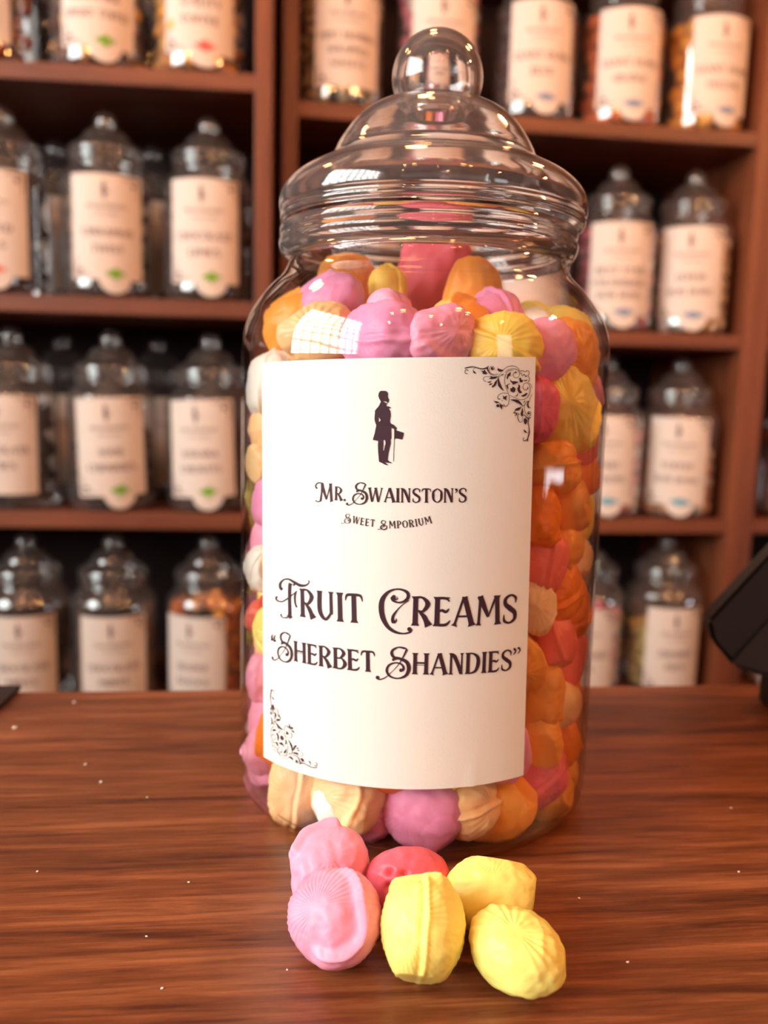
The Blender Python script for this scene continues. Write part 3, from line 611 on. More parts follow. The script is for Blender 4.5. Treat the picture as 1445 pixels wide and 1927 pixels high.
# px, py, colour, angle, scale, variant, zone, depth from the axis towards the back (None = against the near glass)
SEEN = [
 (652, 540, 'orange', 80, 1.1, 2, 'above', .012), (620, 570, 'lilac pink', 30, .95, 3, 'above', -.012), (730, 545, 'yellow', 90, .72, 1, 'above', -.004), (812, 520, 'rose', 60, 1.35, 0, 'above', .012), (888, 560, 'orange', 80, 1.2, 6, 'above', -.014),
 (728, 592, 'pink', 0, .8, 4, 'above', -.028), (512, 607, 'orange', 25, 1.1, 3, 'above', None), (585, 632, 'peach', 5, 1.1, 2, 'above', None), (728, 640, 'lilac pink', 0, 1.25, 1, 'above', None), (818, 632, 'pink', 10, 1.0, 5, 'above', None),
 (945, 650, 'yellow', -10, 1.15, 4, 'above', None), (1000, 640, 'white', 10, 1.1, 1, 'above', -.02), (1043, 608, 'lemon', 0, .8, 2, 'above', .02), (1088, 672, 'lemon', 80, 1.2, 6, 'above', None), (885, 625, 'orange', 0, 1.0, 3, 'above', -.036),
 (1040, 765, 'yellow', 110, 1.35, 5, 'right', None), (1085, 745, 'pink', 60, 1.0, 3, 'right', None), (1102, 815, 'coral', 70, 1.1, 2, 'right', None), (1000, 770, 'rose', 90, .9, 1, 'right', None), (1035, 878, 'orange', 10, 1.05, 4, 'right', None), (1092, 893, 'deep orange', 0, 1.0, 6, 'right', None),
 (1058, 945, 'orange', 20, 1.1, 0, 'right', None), (1012, 965, 'deep orange', 60, .85, 5, 'right', None), (1105, 975, 'yellow', 80, .95, 1, 'right', None), (1062, 1032, 'peach', -20, 1.15, 3, 'right', None), (1012, 1062, 'coral', 80, 1.0, 1, 'right', None), (1072, 1120, 'deep orange', 40, 1.25, 4, 'right', None),
 (1030, 1195, 'coral', 60, 1.05, 3, 'right', None), (1078, 1240, 'coral', 70, 1.15, 1, 'right', None), (1010, 1290, 'orange', 80, 1.1, 5, 'right', None), (1055, 1345, 'deep orange', 70, 1.15, 0, 'right', None), (1010, 1385, 'orange', 70, .95, 2, 'right', None), (1078, 1405, 'deep orange', 90, .9, 6, 'right', None),
 (1000, 1460, 'rose', 35, 1.1, 1, 'right', None), (1068, 1465, 'orange', 80, .9, 4, 'right', None), (1000, 1130, 'peach', 90, .8, 5, 'right', None),
 (480, 735, 'white', 90, 1.05, 1, 'left', None), (484, 822, 'peach', 90, .95, 6, 'left', None), (487, 878, 'peach', 60, .8, 4, 'left', None), (480, 945, 'lilac pink', 80, 1.1, 1, 'left', None), (486, 1015, 'pink', 90, 1.0, 0, 'left', None), (468, 1058, 'white', 90, .8, 4, 'left', None),
 (480, 1115, 'white', 70, .95, 2, 'left', None), (484, 1168, 'coral', 20, .75, 3, 'left', None), (492, 1215, 'peach', 90, .9, 5, 'left', None), (484, 1265, 'pink', 80, 1.0, 2, 'left', None), (474, 1335, 'pink', 80, 1.15, 1, 'left', None), (480, 1405, 'pink', 110, 1.1, 3, 'left', None),
 (508, 1478, 'pink', 40, 1.15, 0, 'below', None), (565, 1518, 'peach', 85, 1.15, 1, 'below', None), (655, 1485, 'peach', 5, 1.2, 0, 'below', None), (668, 1545, 'pink and white', 160, 1.1, 5, 'below', None), (765, 1500, 'pink', 20, .85, 3, 'below', .0),
 (795, 1562, 'lilac pink', -22, 1.4, 6, 'below', None), (882, 1500, 'peach', 20, 1.1, 4, 'below', None), (932, 1555, 'orange', 35, 1.2, 2, 'below', None), (1022, 1530, 'orange', 40, 1.05, 3, 'below', None), (730, 1480, 'rose', 0, .8, 5, 'below', -.03)]
pos, rad, fixed, info = [], [], [], []
for (px, py, colr, ang, s, v, zone, dd) in SEEN:
    if zone == 'below': py += 8
    if dd is None:
        wr = WALLR-(s-1)*.0075
        d = ray(px, py); aa = d.x*d.x+d.y*d.y; bb = -2*(d.x*JX+d.y*JD); cc = JX*JX+JD*JD-wr*wr
        if bb*bb-4*aa*cc < 0:
            t = -bb/(2*aa); p = CAMP+d*t; w = Vector((p.x-JX, p.y-JD, 0)).normalized()*wr; p = Vector((JX+w.x, JD+w.y, p.z))
        else: p = on_cyl(px, py, JX, JD, wr)
    else: p = on_y(px, py, JD+dd)
    p = p-Vector((JX, JD, 0)); p.z = max(p.z, .0022+.0072*s)
    pos.append(p); rad.append(.0088*s); fixed.append(True); info.append((colr, ang, s, v, zone))
rnd = random.Random(7)
NF = 270
for i in range(NF):
    r = .05*math.sqrt(rnd.random()); a = rnd.uniform(0, 2*math.pi); z = rnd.uniform(.012, .165)
    pos.append(Vector((r*math.cos(a), r*math.sin(a), z))); rad.append(.0095); fixed.append(False); info.append(None)
X = np.array([tuple(p) for p in pos]); RD = np.array(rad); FX = np.array(fixed)
def rin(z): return np.interp(z, [0, .006, .012, .150, .156, .162, .169, .176, .182], [.0596, .0602, .0603, .0602, .0590, .0560, .0510, .0455, .0430])
for k, i in enumerate(info):
    if i: info[k] = (i[0], i[1], i[2]*.88, i[3], i[4])
EZ = np.array([bool(i) and i[4] != 'below' for i in info])
for it in range(16):      # ease the seen ones apart
    D = X[:, None, :]-X[None, :, :]; dist = np.sqrt((D**2).sum(-1))+1e-9; ov = np.clip((RD[:, None]+RD[None, :])*.82-dist, 0, None)*(EZ[:, None] & EZ[None, :]); np.fill_diagonal(ov, 0)
    X += np.clip((D/dist[..., None]*ov[..., None]*.3).sum(1), -.002, .002)
    rr = np.hypot(X[:, 0], X[:, 1]); lim = rin(X[:, 2]+RD*.5)-RD*1.02; k = FX & (rr > lim); X[k, 0] *= lim[k]/rr[k]; X[k, 1] *= lim[k]/rr[k]
    X[:, 2] = np.maximum(X[:, 2], .0022+RD*.82)
for it in range(260):
    D = X[:, None, :]-X[None, :, :]; dist = np.sqrt((D**2).sum(-1))+1e-9; mn = (RD[:, None]+RD[None, :])*.97
    ov = np.clip(mn-dist, 0, None); np.fill_diagonal(ov, 0)
    push = (D/dist[..., None]*ov[..., None]*.42).sum(1); push[:, 2] -= .00012
    X[~FX] += np.clip(push[~FX], -.004, .004)
    rr = np.hypot(X[:, 0], X[:, 1]); lim = rin(X[:, 2]+RD*.5)-RD*1.0
    k = (~FX) & (rr > lim); X[k, 0] *= lim[k]/rr[k]; X[k, 1] *= lim[k]/rr[k]
    top = .158+.006*(1-rr/JR)
    X[~FX, 2] = np.clip(X[~FX, 2], .0122, top[~FX])
cols = ['pink', 'lilac pink', 'orange', 'peach', 'yellow', 'lemon', 'white', 'deep orange', 'coral']
wts = [5, 3, 6, 4, 4, 2, 2, 4, 2]
seen_n = {}
order = {'above': lambda p: p.x, 'right': lambda p: -p.z, 'left': lambda p: -p.z, 'below': lambda p: p.x}
ORD = ['first', 'second', 'third', 'fourth', 'fifth', 'sixth', 'seventh', 'eighth', 'ninth', 'tenth']
rank = {}
for z_ in order:
    for colr in set(i[0] for i in info if i and i[4] == z_):
        ids = sorted([k for k, i in enumerate(info) if i and i[4] == z_ and i[0] == colr], key=lambda k: order[z_](pos[k]))
        for n_, k in enumerate(ids): rank[k] = (n_, len(ids))
def seen_label(k):
    colr, ang, s, v, zone = info[k]; n_, tot = rank[k]; c = colr if ' ' not in colr or colr == 'pink and white' else colr
    where = {'above': 'heaped above the big label inside the jar', 'right': 'against the glass right of the big label', 'left': 'against the glass left of the big label', 'below': 'at the jar bottom below the big label'}[zone]
    frm = 'from the left' if zone in ('above', 'below') else 'from the top'
    return f"{c} fruit cream {where}" + (f", {ORD[n_]} {frm}" if tot > 1 else '')
for k in range(len(pos)):
    p = Vector(X[k]); wpos = p+Vector((JX, JD, 0))
    if fixed[k]:
        colr, ang, s, v, zone = info[k]; nrm = Vector((p.x, p.y, 0)); nrm = nrm.normalized() if nrm.length > .02 else Vector((0, -1, 0))
        tg = Vector((nrm.y, -nrm.x, 0))*(.75 if (k*7) % 5 < 2 else -.75); nrm = (nrm+tg+Vector((0, -.15, .25))).normalized()
        o = mk_sweet(VAR[v], colr, wpos, face_quat(nrm, ang), s)
        tag(o, seen_label(k), 'sweet', 'fruit creams in the big jar')
    else:
        rr = math.hypot(p.x, p.y)
        if rr < .026 and p.z < .14: continue
        colr = rnd.choices(cols, wts)[0]; nrm = Vector((p.x+rnd.uniform(-.02, .02), p.y+rnd.uniform(-.02, .02), rnd.uniform(-.02, .02)))
        o = mk_sweet(rnd.choice(VAR), colr, wpos, face_quat(nrm, rnd.uniform(0, 180)), rnd.uniform(.84, .94))
        o['_z'] = 1
        tag(o, f"{colr} fruit cream packed deeper in the big jar", 'sweet', f'{colr} fruit creams deeper in the big jar')
        del o['_z']

# ------------------------------------------------------------------ six loose sweets on the counter in front of the jar
def toward(p): return (CAMP-p).normalized()
def loose(name_label, px, py, zc, colr, me, ang, tilt=(0, 0, 0), s=1.0):
    p = on_z(px, py, zc); n = (toward(p)+Vector(tilt)).normalized()
    o = mk_sweet(me, colr, p, face_quat(n, ang), s)
    dz = min((o.rotation_quaternion @ Vector((v.co.x*o.scale[0], v.co.y*o.scale[1], v.co.z*o.scale[2]))).z for v in me.vertices)
    # rest on the counter, sliding along the line of sight so that it stays where the photo has it
    for _ in range(6):
        e = p.z+dz-.0001; d = ray(px, py); p = p+d*(-e/d.z)
    o.location = p; tag(o, name_label, 'sweet', 'loose fruit creams in front of the jar'); return o
HI = dict(nu=160, nv=110)
loose('pink loose fruit cream behind the larger shell-pressed pink one', 620, 1636, .011, 'pink', sweet_mesh('fruit_cream', 21, a=.0112, b=.0106, c=.0098, ribs=15, rib_amp=.012, sector=(3.4, 1.6), lip=(1.05, .9, .9, .13), rough=.09, square=2.15, **HI), 70, (0, 0, .5))
loose('pink loose fruit cream with a ribbed shell face and curled lip, nearest on the left', 630, 1726, .011, 'pink', sweet_mesh('fruit_cream', 22, a=.0118, b=.0108, c=.0102, ribs=42, rib_amp=.016, sector=(2.4, 2.4), lip=(1.0, .1, 1.7, .12), rough=.08, square=2.05, **HI), 0, (-.55, 0, .30))
loose('dark rose loose fruit cream with small pits, behind the upright yellow one', 768, 1662, .010, 'rose', sweet_mesh('fruit_cream', 23, a=.0112, b=.0090, c=.0098, ribs=10, rib_amp=.002, holes=6, rough=.08, square=2.1, **HI), 0, (0, 0, .3))
loose('pale yellow loose fruit cream lying upright in the middle with a seam down its face', 796, 1746, .010, 'lemon', sweet_mesh('fruit_cream', 24, a=.0119, b=.0096, c=.0092, ribs=44, rib_amp=.009, seam=((.02, .86, .42), .05), lip=(1.15, 0.1, .9, .07), rough=.07, square=2.45, facets=((-1, .05, .1, .92), (1, .1, .2, .985)), **HI), 109, (-.45, 0, .2))
loose('blocky pale yellow loose fruit cream at the back right of the group', 926, 1682, .010, 'lemon', sweet_mesh('fruit_cream', 25, a=.0122, b=.0092, c=.0096, ribs=30, rib_amp=.006, sector=(1.5, 1.0), rough=.10, square=2.5, facets=((1, -.3, 0, .86), (.2, 1, .3, .68), (-1, -.6, .3, .9)), **HI), 8, (0, 0, .5))
loose('round yellow loose fruit cream with a fluted edge, nearest on the right', 970, 1790, .010, 'lemon', sweet_mesh('fruit_cream', 26, a=.0120, b=.0088, c=.0090, ribs=20, rib_amp=.015, sector=(1.5, 2.6), lip=(.62, 1.2, 1.6, .03), rough=.09, square=2.1, **HI), -20, (-.1, 0, 1.0))

# sugar crumbs
def crumb_mesh(seed):
    rn = random.Random(seed); bm = bmesh.new(); bmesh.ops.create_icosphere(bm, subdivisions=1, radius=.0005)
    for v in bm.verts: v.co *= rn.uniform(.6, 1.3); v.co.z *= .6
    me = bpy.data.meshes.new('sugar_crumb'); bm.to_mesh(me); bm.free(); me.materials.append(M_SUGAR); return me
cms = [crumb_mesh(i) for i in range(3)]
for i, (px, py, s) in enumerate([(27, 1369, 2.2), (160, 1438, 1.4), (190, 1471, 1.3), (277, 1500, .9), (140, 1321, 1.5), (275, 1762, .8), (70, 1640, .9), (355, 1660, .8), (1390, 1640, .8), (1375, 1520, .9), (1180, 1810, 1.1), (305, 1860, .9), (1090, 1690, .8), (690, 1640, .8), (715, 1632, .7), (705, 1650, .6), (540, 1825, .7), (455, 1430, .9)]):
    o = bpy.data.objects.new('sugar_crumb', cms[i % 3]); COL.objects.link(o); p = on_z(px, py, .0002*s); o.location = p; o.scale = (s, s*.8, s*.7); o.rotation_euler = (0, 0, i*1.3)
    tag(o, 'tiny white sugar crumb fallen on the wooden counter top', 'crumb', 'sugar crumbs scattered on the counter')

# ------------------------------------------------------------------ jars on the shelves
K = .85
SR, SH = .0618*K, .2556*K
def shelf_jar_meshes():
    o_ = smooth_prof([(0, .003*K), (.045*K, .002*K), (.053*K, .0004), (.0580*K, .003*K), (.0612*K, .010*K), (.0618*K, .03*K), (.0618*K, .145*K), (.0606*K, .159*K), (.0580*K, .1655*K), (.0530*K, .1722*K), (.0480*K, .178*K), (.0462*K, .1822*K), (.0495*K, .186*K), (.0490*K, .1925*K), (.0430*K, .1928*K)], 3)
    l_ = smooth_prof([(.0435*K, .1932*K), (.0502*K, .1940*K), (.0500*K, .1966*K), (.0509*K, .1995*K), (.0485*K, .2055*K), (.0405*K, .2110*K), (.0342*K, .2146*K), (.0312*K, .2205*K), (.0270*K, .2262*K), (.0210*K, .2308*K), (.0090*K, .2340*K)], 3)
    k_ = [(.0070*K, .2340*K), (.0070*K, .2352*K)]+[(kr*K*math.sin(math.radians(x)), kz*K-kr*K*math.cos(math.radians(x))) for x in range(40, 181, 14)]; k_[-1] = (0, (kz+kr)*K)
    out = []
    for nm, pr in (('body', o_), ('lid', l_), ('knob', k_)):
        bm = lathe(pr, 48); me = bpy.data.meshes.new(nm); bm.to_mesh(me); bm.free(); me.shade_smooth(); me.materials.append(M_JARB); out.append(me)
    return out
SJ = shelf_jar_meshes()
SEALC = {'green': plain('leaf_green_print', lin(120, 165, 40), .6), 'red': plain('soft_red_print', lin(222, 96, 86), .6), 'blue': plain('grey_blue_print', lin(128, 142, 168), .6), 'teal': plain('teal_blue_print', lin(96, 160, 178), .6)}
SM = {
 'amber': plain('amber_boiled', lin(150, 62, 22), .35), 'toffee': plain('golden_toffee', lin(226, 150, 56), .4), 'brown': plain('dark_toffee', lin(92, 44, 26), .4), 'honey': plain('honey_yellow', lin(238, 178, 84), .4),
 'choc': plain('dark_sweet', lin(42, 14, 9), .7, .2), 'orange': plain('orange_bonbon', lin(246, 124, 40), .55), 'yellow': plain('yellow_bonbon', lin(244, 168, 30), .55), 'black': plain('black_bonbon', lin(52, 40, 44), .5),
 'mint': plain('mint_green_wrap', lin(104, 128, 100), .35), 'cream': plain('cream_sweet', lin(240, 214, 170), .5), 'pinkb': plain('pink_bonbon', lin(214, 110, 130), .5), 'paleyellow': plain('pale_yellow_sweet', lin(238, 214, 130), .55),
 'tan': plain('tan_bonbon', lin(226, 160, 104), .55), 'gold': plain('orange_gold_sweet', lin(226, 120, 14), .5), 'whiteb': plain('white_bonbon', lin(236, 224, 210), .55)}
def small_mesh(nm, shape, seed, mats, r=.0105):
    rn = random.Random(seed); bm = bmesh.new()
    if shape == 'ball': bmesh.ops.create_uvsphere(bm, u_segments=16, v_segments=10, radius=r)
    elif shape == 'block':
        box_bm(-r*1.2, r*1.2, -r*.85, r*.85, -r*.7, r*.7, bm=bm); bmesh.ops.bevel(bm, geom=bm.edges[:], offset=r*.25, segments=2, affect='EDGES')
    else:
        bmesh.ops.create_uvsphere(bm, u_segments=16, v_segments=10, radius=r)
        for v in bm.verts: v.co.x *= 1.35; v.co.y *= .9; v.co.z *= .62
    for v in bm.verts: v.co += v.co.normalized()*rn.uniform(-1, 1)*r*.05
    me = bpy.data.meshes.new(nm); 
    for f in bm.faces:
        if len(mats) > 1: f.material_index = int((f.calc_center_median().x/r*2.2+10)) % len(mats)
    bm.to_mesh(me); bm.free(); me.shade_smooth()
    for m in mats: me.materials.append(m)
    return me
KIND = {  # name, category, shape, materials per variant, radius, phrase
 'amber': ('boiled_sweet', 'block', [['amber'], ['brown']], .0100, 'amber brown boiled sweet'),
 'toffee': ('toffee', 'block', [['toffee'], ['brown'], ['honey']], .0105, 'golden or brown toffee'),
 'honey': ('toffee', 'block', [['honey'], ['toffee']], .0105, 'golden yellow toffee'),
 'orange': ('bon_bon', 'ball', [['orange']], .0112, 'orange bon bon'),
 'yellow': ('bon_bon', 'ball', [['yellow']], .0112, 'yellow bon bon'),
 'black': ('bon_bon', 'ball', [['black']], .0112, 'black bon bon'),
 'mint': ('humbug', 'pillow', [['mint', 'cream'], ['mint', 'black', 'cream']], .0100, 'green and cream striped humbug'),
 'pinkwhite': ('bon_bon', 'ball', [['pinkb'], ['whiteb'], ['pinkb']], .0108, 'pink or white bon bon'),
 'creamgold': ('bon_bon', 'ball', [['whiteb'], ['cream'], ['honey']], .0102, 'cream or pale gold bon bon'),
 'tan': ('bon_bon', 'ball', [['tan'], ['whiteb'], ['tan']], .0102, 'tan or white bon bon'),
 'gold': ('jelly_sweet', 'pillow', [['gold'], ['gold'], ['toffee']], .0105, 'orange gold jelly sweet')}
MESHES = {}
def fill(c, kind, level, where, seed, phi0=None):
    """sweets lying against the jar wall that can be seen, each its own object; very small or dark ones are one heap"""
    rn = random.Random(seed)
    if kind in ('dark', 'mini'):
        bm = bmesh.new(); mt = SM['choc'] if kind == 'dark' else SM['paleyellow']; rr = .009 if kind == 'dark' else .0055
        n = 150 if kind == 'dark' else 420
        for i in range(n):
            a = rn.uniform(0, 2*math.pi); r = (SR-.002-rr)*math.sqrt(rn.uniform(.45, 1)); z = .005+rr+rn.random()*(level-rr*2)
            if i > n*.8: r = (SR-.002-rr)*math.sqrt(rn.random()); z = level-rn.uniform(0, .012)
            bmesh.ops.create_icosphere(bm, subdivisions=1, radius=rr*rn.uniform(.8, 1.15), matrix=Matrix.Translation((r*math.cos(a), r*math.sin(a), z)) @ Matrix.Rotation(a*3, 4, 'X') @ Matrix.Diagonal((1.2, .9, .8, 1)))
        o = obj('dark_sweets' if kind == 'dark' else 'tiny_pale_sweets', bm, mt, loc=c); tag(o, ('dark sweets filling ' if kind == 'dark' else 'tiny pale yellow sweets half filling ')+where, 'sweets', kind='stuff'); return
    nm, shape, mats, r0, phrase = KIND[kind]
    if kind not in MESHES: MESHES[kind] = [small_mesh(nm, shape, i*7+3, [SM[x] for x in ms], r0) for i, ms in enumerate(mats)]
    pts = []
    R1 = SR-.0016-r0; n1 = int(2*math.pi*R1/(2*r0*.98)); zz = .0035+r0; row = 0
    while zz < level-r0*.5:
        for i in range(n1):
            a = 2*math.pi*(i+.5*(row % 2))/n1+rn.uniform(-.05, .05)
            if math.cos(a+math.pi/2) > -.35 or True:
                pts.append((R1-rn.uniform(0, .0015), a, zz+rn.uniform(-.002, .002)))
        zz += r0*1.72; row += 1
    for rr in (R1-2*r0, R1-3.6*r0):
        n = max(1, int(2*math.pi*max(rr, 0)/(2*r0)))
        for i in range(n): pts.append((max(rr, 0), 2*math.pi*i/n, zz-r0*1.4+rn.uniform(-.001, .004)))
    for r, a, z in pts:
        x, y = r*math.cos(a), r*math.sin(a)
        if y > 0 and z < level-r0*2.2: continue       # far side, hidden by the near sweets
        az = (math.atan2(x, -y)-(phi0 if phi0 is not None else 9)+math.pi) % (2*math.pi)-math.pi
        if phi0 is not None and abs(az) < .62 and .03 < z < .132 and y < 0: continue       # wholly behind the paper label
        o = bpy.data.objects.new(nm, rn.choice(MESHES[kind])); COL.objects.link(o); o.location = (c.x+x, c.y+y, c.z+z)
        o.rotation_euler = (rn.uniform(0, 6), rn.uniform(0, 6), rn.uniform(0, 6)) if shape != 'block' else (rn.uniform(-.5, .5), rn.uniform(-.5, .5), a+rn.uniform(-.6, .6)); s = rn.uniform(.93, 1.04); o.scale = (s, s, s)
        tag(o, f'{phrase} inside {where}', 'sweet', f'{phrase}s in {where}')
LIM = {id(UL): (None, sl1-.0195), id(UR): (sr0+.0185, sr1-.0185)}
def shelf_jar(U, row, kpx, lpx, lab, kind, level, lines, seal, tilt=0.0, t=.055, zs=None, short=None):
    z = (zs or (zl if U is UL else zr))[row]; ky = {0: 240, 1: 560, 2: 970, 3: 1100}[row]
    s, _ = U.at(kpx, ky-80, t)
    lo_, hi_ = LIM[id(U)]
    s = min(s, hi_-SR-.001) if lab.find('far right') < 0 and lab.find('right edge') < 0 else max(s, hi_+.019+SR)
    s = max(s, lo_+SR+.001) if lo_ is not None else s
    c = U.world(s, t, z+.0003); cd = c+Vector((0, 0, .08))-CAMP; kpx = 722.5+F*cd.dot(RT)/cd.dot(FW)
    root = empty('sweet_jar', c); tag(root, lab, 'jar', 'sweet jars on the shelves')
    bo = bpy.data.objects.new('body', SJ[0]); li_ = bpy.data.objects.new('lid', SJ[1]); kn_ = bpy.data.objects.new('knob', SJ[2])
    for o in (bo, li_, kn_): COL.objects.link(o)
    bo.parent = root; li_.parent = root; kn_.parent = li_
    phi0 = None
    if lpx is not None:
        Rl = SR+.0005; d = ray(lpx, ky-80); fdir = math.atan2(c.x, c.y)      # azimuth of the sight line
        off = (lpx-kpx)/F*c.y; phi0 = -fdir+math.asin(max(-.9, min(.9, off/Rl)))
        w_ = .0850/2; dz_ = (0, 0, 0, -.014)[row]; zb, zt = .0195+dz_, .1365+dz_
        tt = math.radians(tilt)
        def wr(lift):
            def f(p):
                q = Vector((p.x*math.cos(tt)-(p.y-.08)*math.sin(tt), p.x*math.sin(tt)+(p.y-.08)*math.cos(tt)+.08)); phi = q.x/Rl+phi0
                return ((Rl+lift)*math.sin(phi), -(Rl+lift)*math.cos(phi), q.y)
            return f
        vs, fs = [], []; NU = 24; NV = 6
        for j in range(NV+1):
            for i in range(NU+1): vs.append(wr(0)(Vector((-w_+2*w_*i/NU, zb+(zt-zb)*j/NV))))
        for j in range(NV):
            for i in range(NU): a = j*(NU+1)+i; fs.append((a, a+1, a+NU+2, a+NU+1))
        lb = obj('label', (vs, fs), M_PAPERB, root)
        pm = []
        ov = (uv(742, 805)); k0 = Vector((.0, .119+dz_))
        for l in [[k0+(uv(680+x/11.34, 720+y/11.34)-ov)*1.0 for x, y in MAN[0]]]: pm.append(l)
        obj('gentleman_silhouette', print_bm(pm, wr(.00015)), M_INKB, lb, smooth=False)
        tx = word_poly("MR.SWAINSTON'S", (-.023, .099+dz_), (.023, .099+dz_), .0042)+word_poly('SWEET.EMPORIUM', (-.014, .092+dz_), (.014, .092+dz_), .002)
        y = dz_+(.077 if len(lines) < 3 else .081)
        for ln in lines:
            if ln:
                hw = min(.037, .0037*len(ln)); tx += word_poly(ln, (-hw, y-.009), (hw, y-.009), .0088)
            y -= .0185 if len(lines) < 3 else .0155
        for sgn in (-1, 1):
            o1 = Vector((sgn*.0375, .078+sgn*.054+dz_))
            tx += ribbon([o1+Vector((-sgn*.020, 0)), o1+Vector((-sgn*.010, .0008)), o1, o1+Vector((.0006, -sgn*.010)), o1+Vector((0, -sgn*.022))], [.0006, .0016, .003, .0016, .0006])
            tx += disc(o1+Vector((-sgn*.006, -sgn*.006)), .0028)
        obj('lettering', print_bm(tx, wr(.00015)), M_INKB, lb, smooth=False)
        if seal:
            sx = .008 if seal in ('green', 'teal') else .006
            se = obj('round_seal', print_bm([[Vector((sx, .0205))+Vector((.0185*a_*math.cos(p_*math.pi/16), .0165*a_*math.sin(p_*math.pi/16))) for a_, p_ in ((ra, k), (ra, k+1), (ra+.2, k+1), (ra+.2, k))] for k in range(32) for ra in (.001, .2, .4, .6, .8)], wr(.0003)), M_PAPERB, root, smooth=False)
            if seal == 'green': ps = leaf((sx-.011, .0265), (sx+.012, .0265), .012)+leaf((sx, .018), (sx+.002, .034), .010)
            elif seal == 'red': ps = leaf((sx-.013, .0265), (sx+.013, .0265), .010)+disc((sx, .0265), .0065)
            else: ps = leaf((sx-.014, .0245), (sx+.014, .0235), .011)+[[Vector((sx-.011, .021)), Vector((sx+.011, .021)), Vector((sx+.011, .029)), Vector((sx-.011, .029))]]
            obj('seal_emblem', print_bm(ps, wr(.00045)), SEALC[seal], se, smooth=False)
    if kind: fill(c, kind, level, short or 'the '+' '.join(lab.split(',')[0].split()[:9]), int(kpx)*7+row, phi0)
    return root
A, B_ = UL, UR
shelf_jar(A, 0, -15, -52, 'jar of amber brown sweets, cut off at the top left corner of the photo', 'amber', .145, ['', ''], None, short='the jar at the top left corner')
shelf_jar(A, 0, 190, 183, 'jar labelled toffee with a green seal, second on the top left shelf', 'toffee', .14, ['BONFIRE', 'SMOKY TOFFEE'], 'green', short='the toffee jar with the green seal')
shelf_jar(A, 0, 378, 376, 'jar of golden toffee with a red seal, beside the upright on the top left shelf', 'honey', .15, ['QUALITY', 'TOFFEE'], 'red', short='the toffee jar with the red seal')
shelf_jar(A, 1, 12, -17, 'dark-filled jar with a red seal, leftmost on the middle left shelf', 'dark', .14, ['ANISEED', 'BALLS'], 'red')
shelf_jar(A, 1, 203, 202, 'dark-filled jar with a green seal in the middle of the middle left shelf', 'dark', .13, ['CINNAMON', 'TWIST'], 'green')
shelf_jar(A, 1, 393, 385, 'dark-filled jar with a green seal beside the upright on the middle left shelf', 'dark', .13, ['CHOCOLATE', 'LIMES'], 'green')
shelf_jar(A, 2, 30, 2, 'dark-filled jar with no seal cut off at the left edge of the lower left shelf', 'dark', .125, ['CHOCOLATE', 'LIMES'], None)
shelf_jar(A, 2, 213, 208, 'dark-filled jar with a tilted label and green seal, middle of the lower left shelf', 'dark', .10, ['SOUR', 'CHERRIES'], 'green', tilt=2.5)
shelf_jar(A, 2, 397, 376, 'dark-filled jar with a tilted label and green seal, just left of the big jar', 'dark', .10, ['BANANA', 'CHEWITS'], 'green', tilt=2.5)
shelf_jar(A, 3, 48, 40, 'half-hidden jar with an orange-lit label at the left on the bottom left shelf', 'dark', .12, ['CHOCOLATE', 'MINTS'], None)
shelf_jar(A, 3, 213, 213, 'half-hidden jar in the middle of the bottom left shelf behind the counter', 'dark', .10, ['CHOCOLATE', 'MINTS'], None)
shelf_jar(A, 3, 393, 361, 'jar of orange gold sweets on the bottom left shelf beside the big jar', 'gold', .145, ['ORANGE', 'SLICES'], None, short='the bottom left shelf jar beside the big jar')
shelf_jar(B_, 0, 640, 655, 'jar of green and cream humbugs on the top right shelf beside the upright', 'mint', .14, ['MINT HUMBUG', 'WRAPPED', 'SWEETS'], None, zs=zr, short='the jar by the upright on the top right shelf')
shelf_jar(B_, 0, 822, 836, 'jar of pink and white bon bons directly above the big jar knob', 'pinkwhite', .15, ['GIANT BONS', 'PINK'], None, short='the jar above the big jar knob')
shelf_jar(B_, 0, 1003, 1020, 'jar of black bon bons with a blue seal on the top right shelf', 'black', .15, ['GIANT BONS', 'BLUE'], 'blue', short='the third jar on the top right shelf')
shelf_jar(B_, 0, 1166, 1185, 'jar of orange bon bons with a blue seal on the top right shelf', 'orange', .15, ['GIANT BONS', 'ORANGE'], 'blue', short='the fourth jar on the top right shelf')
shelf_jar(B_, 0, 1330, 1358, 'jar of yellow bon bons with a blue seal, rightmost on the top right shelf', 'yellow', .14, ['GIANT BONS', 'YELLOW'], 'blue', short='the rightmost jar on the top right shelf')
for px_, wh in ((684, 'left'), (841, 'middle'), (998, 'right')):
    shelf_jar(B_, 1, px_, px_+5, f'jar seen only through the {wh} of the big jar lid', None, .14, ['BON BONS', ''], 'blue')
shelf_jar(B_, 1, 1157, 1168, 'jar with a three-line label and pink and white sweets, right of the big jar lid', 'pinkwhite', .14, ['BEST EVER', 'STRAWBERRY', 'BON BONS'], 'blue', short='the jar right of the big jar lid')
shelf_jar(B_, 1, 1312, 1300, 'jar of cream and gold bon bons, rightmost on the middle right shelf', 'creamgold', .14, ['LEMON', 'BON BONS'], 'blue', short='the rightmost jar on the middle right shelf')
shelf_jar(B_, 2, 1132, 1138, 'jar of pink and white sweets half hidden behind the right side of the big jar', 'pinkwhite', .13, ['CHERRY', 'BON BONS'], 'teal', short='the lower shelf jar half hidden by the big jar')
shelf_jar(B_, 2, 1292, 1276, 'jar with a bright label and blue seal, half full of tan bon bons', 'tan', .105, ['TOFFEE', 'BON BONS'], 'teal', tilt=-1.5, short='the half full jar with a bright label')
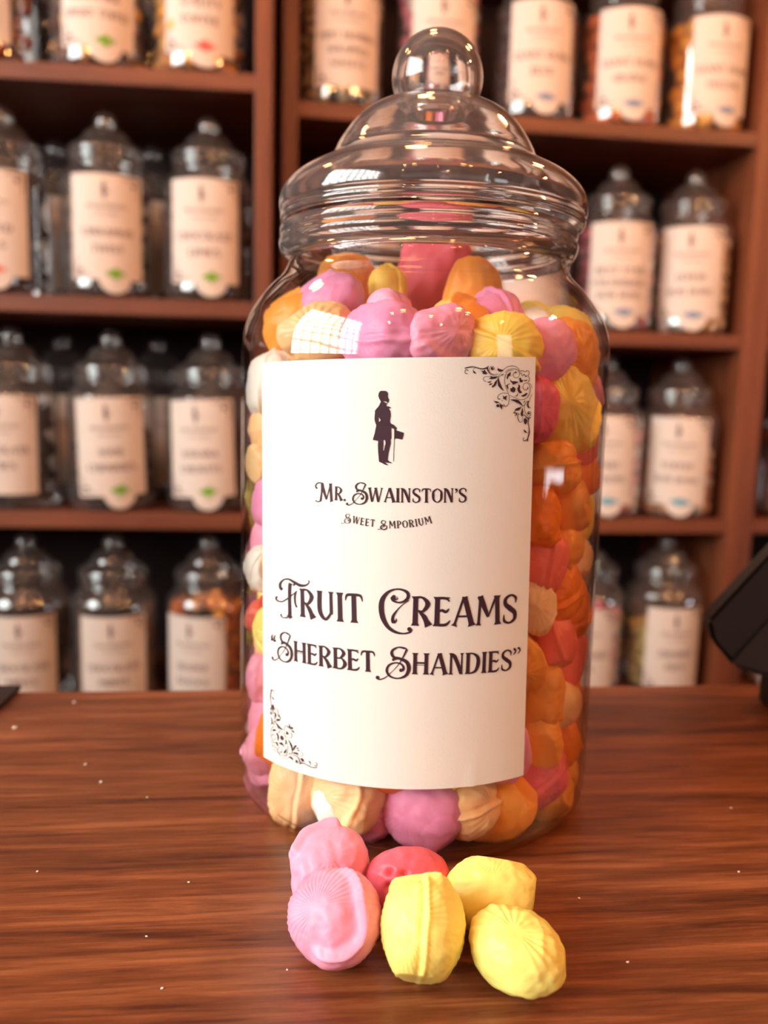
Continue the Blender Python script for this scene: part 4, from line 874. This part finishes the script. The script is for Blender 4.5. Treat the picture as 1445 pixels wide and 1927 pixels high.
shelf_jar(B_, 3, 1108, 1100, 'faint jar behind the lower right side of the big jar', 'pinkwhite', .13, ['STRAWBERRY', 'MILK'], None, short='the faint bottom shelf jar')
shelf_jar(B_, 3, 1256, 1274, 'jar half full of tiny pale yellow sweets on the bottom right shelf', 'mini', .085, ['SHERBET', 'PIPS'], None, short='the rightmost jar on the bottom right shelf')
shelf_jar(B_, 2, 1504, 1510, 'jar cut off at the right edge on the far right lower shelf', 'pinkwhite', .12, ['COLA', 'CUBES'], None, short='the lower shelf jar cut off at the right edge')
shelf_jar(B_, 3, 1488, 1494, 'jar on the far right bottom shelf below the black till screen', 'pinkwhite', .12, ['ROSY', 'APPLES'], None, short='the jar below the till screen')
for row, xs in ((0, (98, 285)), (1, (110, 290)), (2, (125, 300))):
    for n_, px_ in enumerate(xs):

        wh = ('left', 'middle', 'right')[n_] if len(xs) == 3 else ('left', 'right')[n_]
        shelf_jar(UL, row, px_, px_+(20 if n_ else 8) if row else None, f"shadowed back-row jar, {wh} one on the {('top', 'middle', 'lower')[row]} left shelf", 'dark', .12, ['', ''], None, t=.19)

# ------------------------------------------------------------------ ceiling and pendant lamps over the shop floor
tag(obj('ceiling', box_bm(-2.2, 3.2, -3.2, 2.3, 2.0, 2.05), M_WALLM, smooth=False), kind='structure')
for i, (x, y, z, pw) in enumerate(LAMPS):
    r = empty('pendant_lamp', (x, y, z)); tag(r, 'bare warm bulb hanging on a black cord above the shop floor', 'lamp', 'pendant bulbs above the shop floor')
    obj('cord', lathe([(0, .06), (.003, .06), (.003, 2.0-z), (0, 2.0-z)], 8), M_CORD, r)
    obj('socket', lathe([(0, .026), (.014, .028), (.017, .045), (.012, .062), (0, .063)], 20), M_BRASS, r)
    rb = .028; obj('bulb', lathe([(0, -rb)]+[(rb*math.sin(math.radians(a)), -rb*math.cos(math.radians(a))) for a in range(15, 151, 15)]+[(.012, .027)], 24), glow('warm_bulb', (*LAMPCOL, 1), pw/(4*math.pi*rb*rb*math.pi)), r)
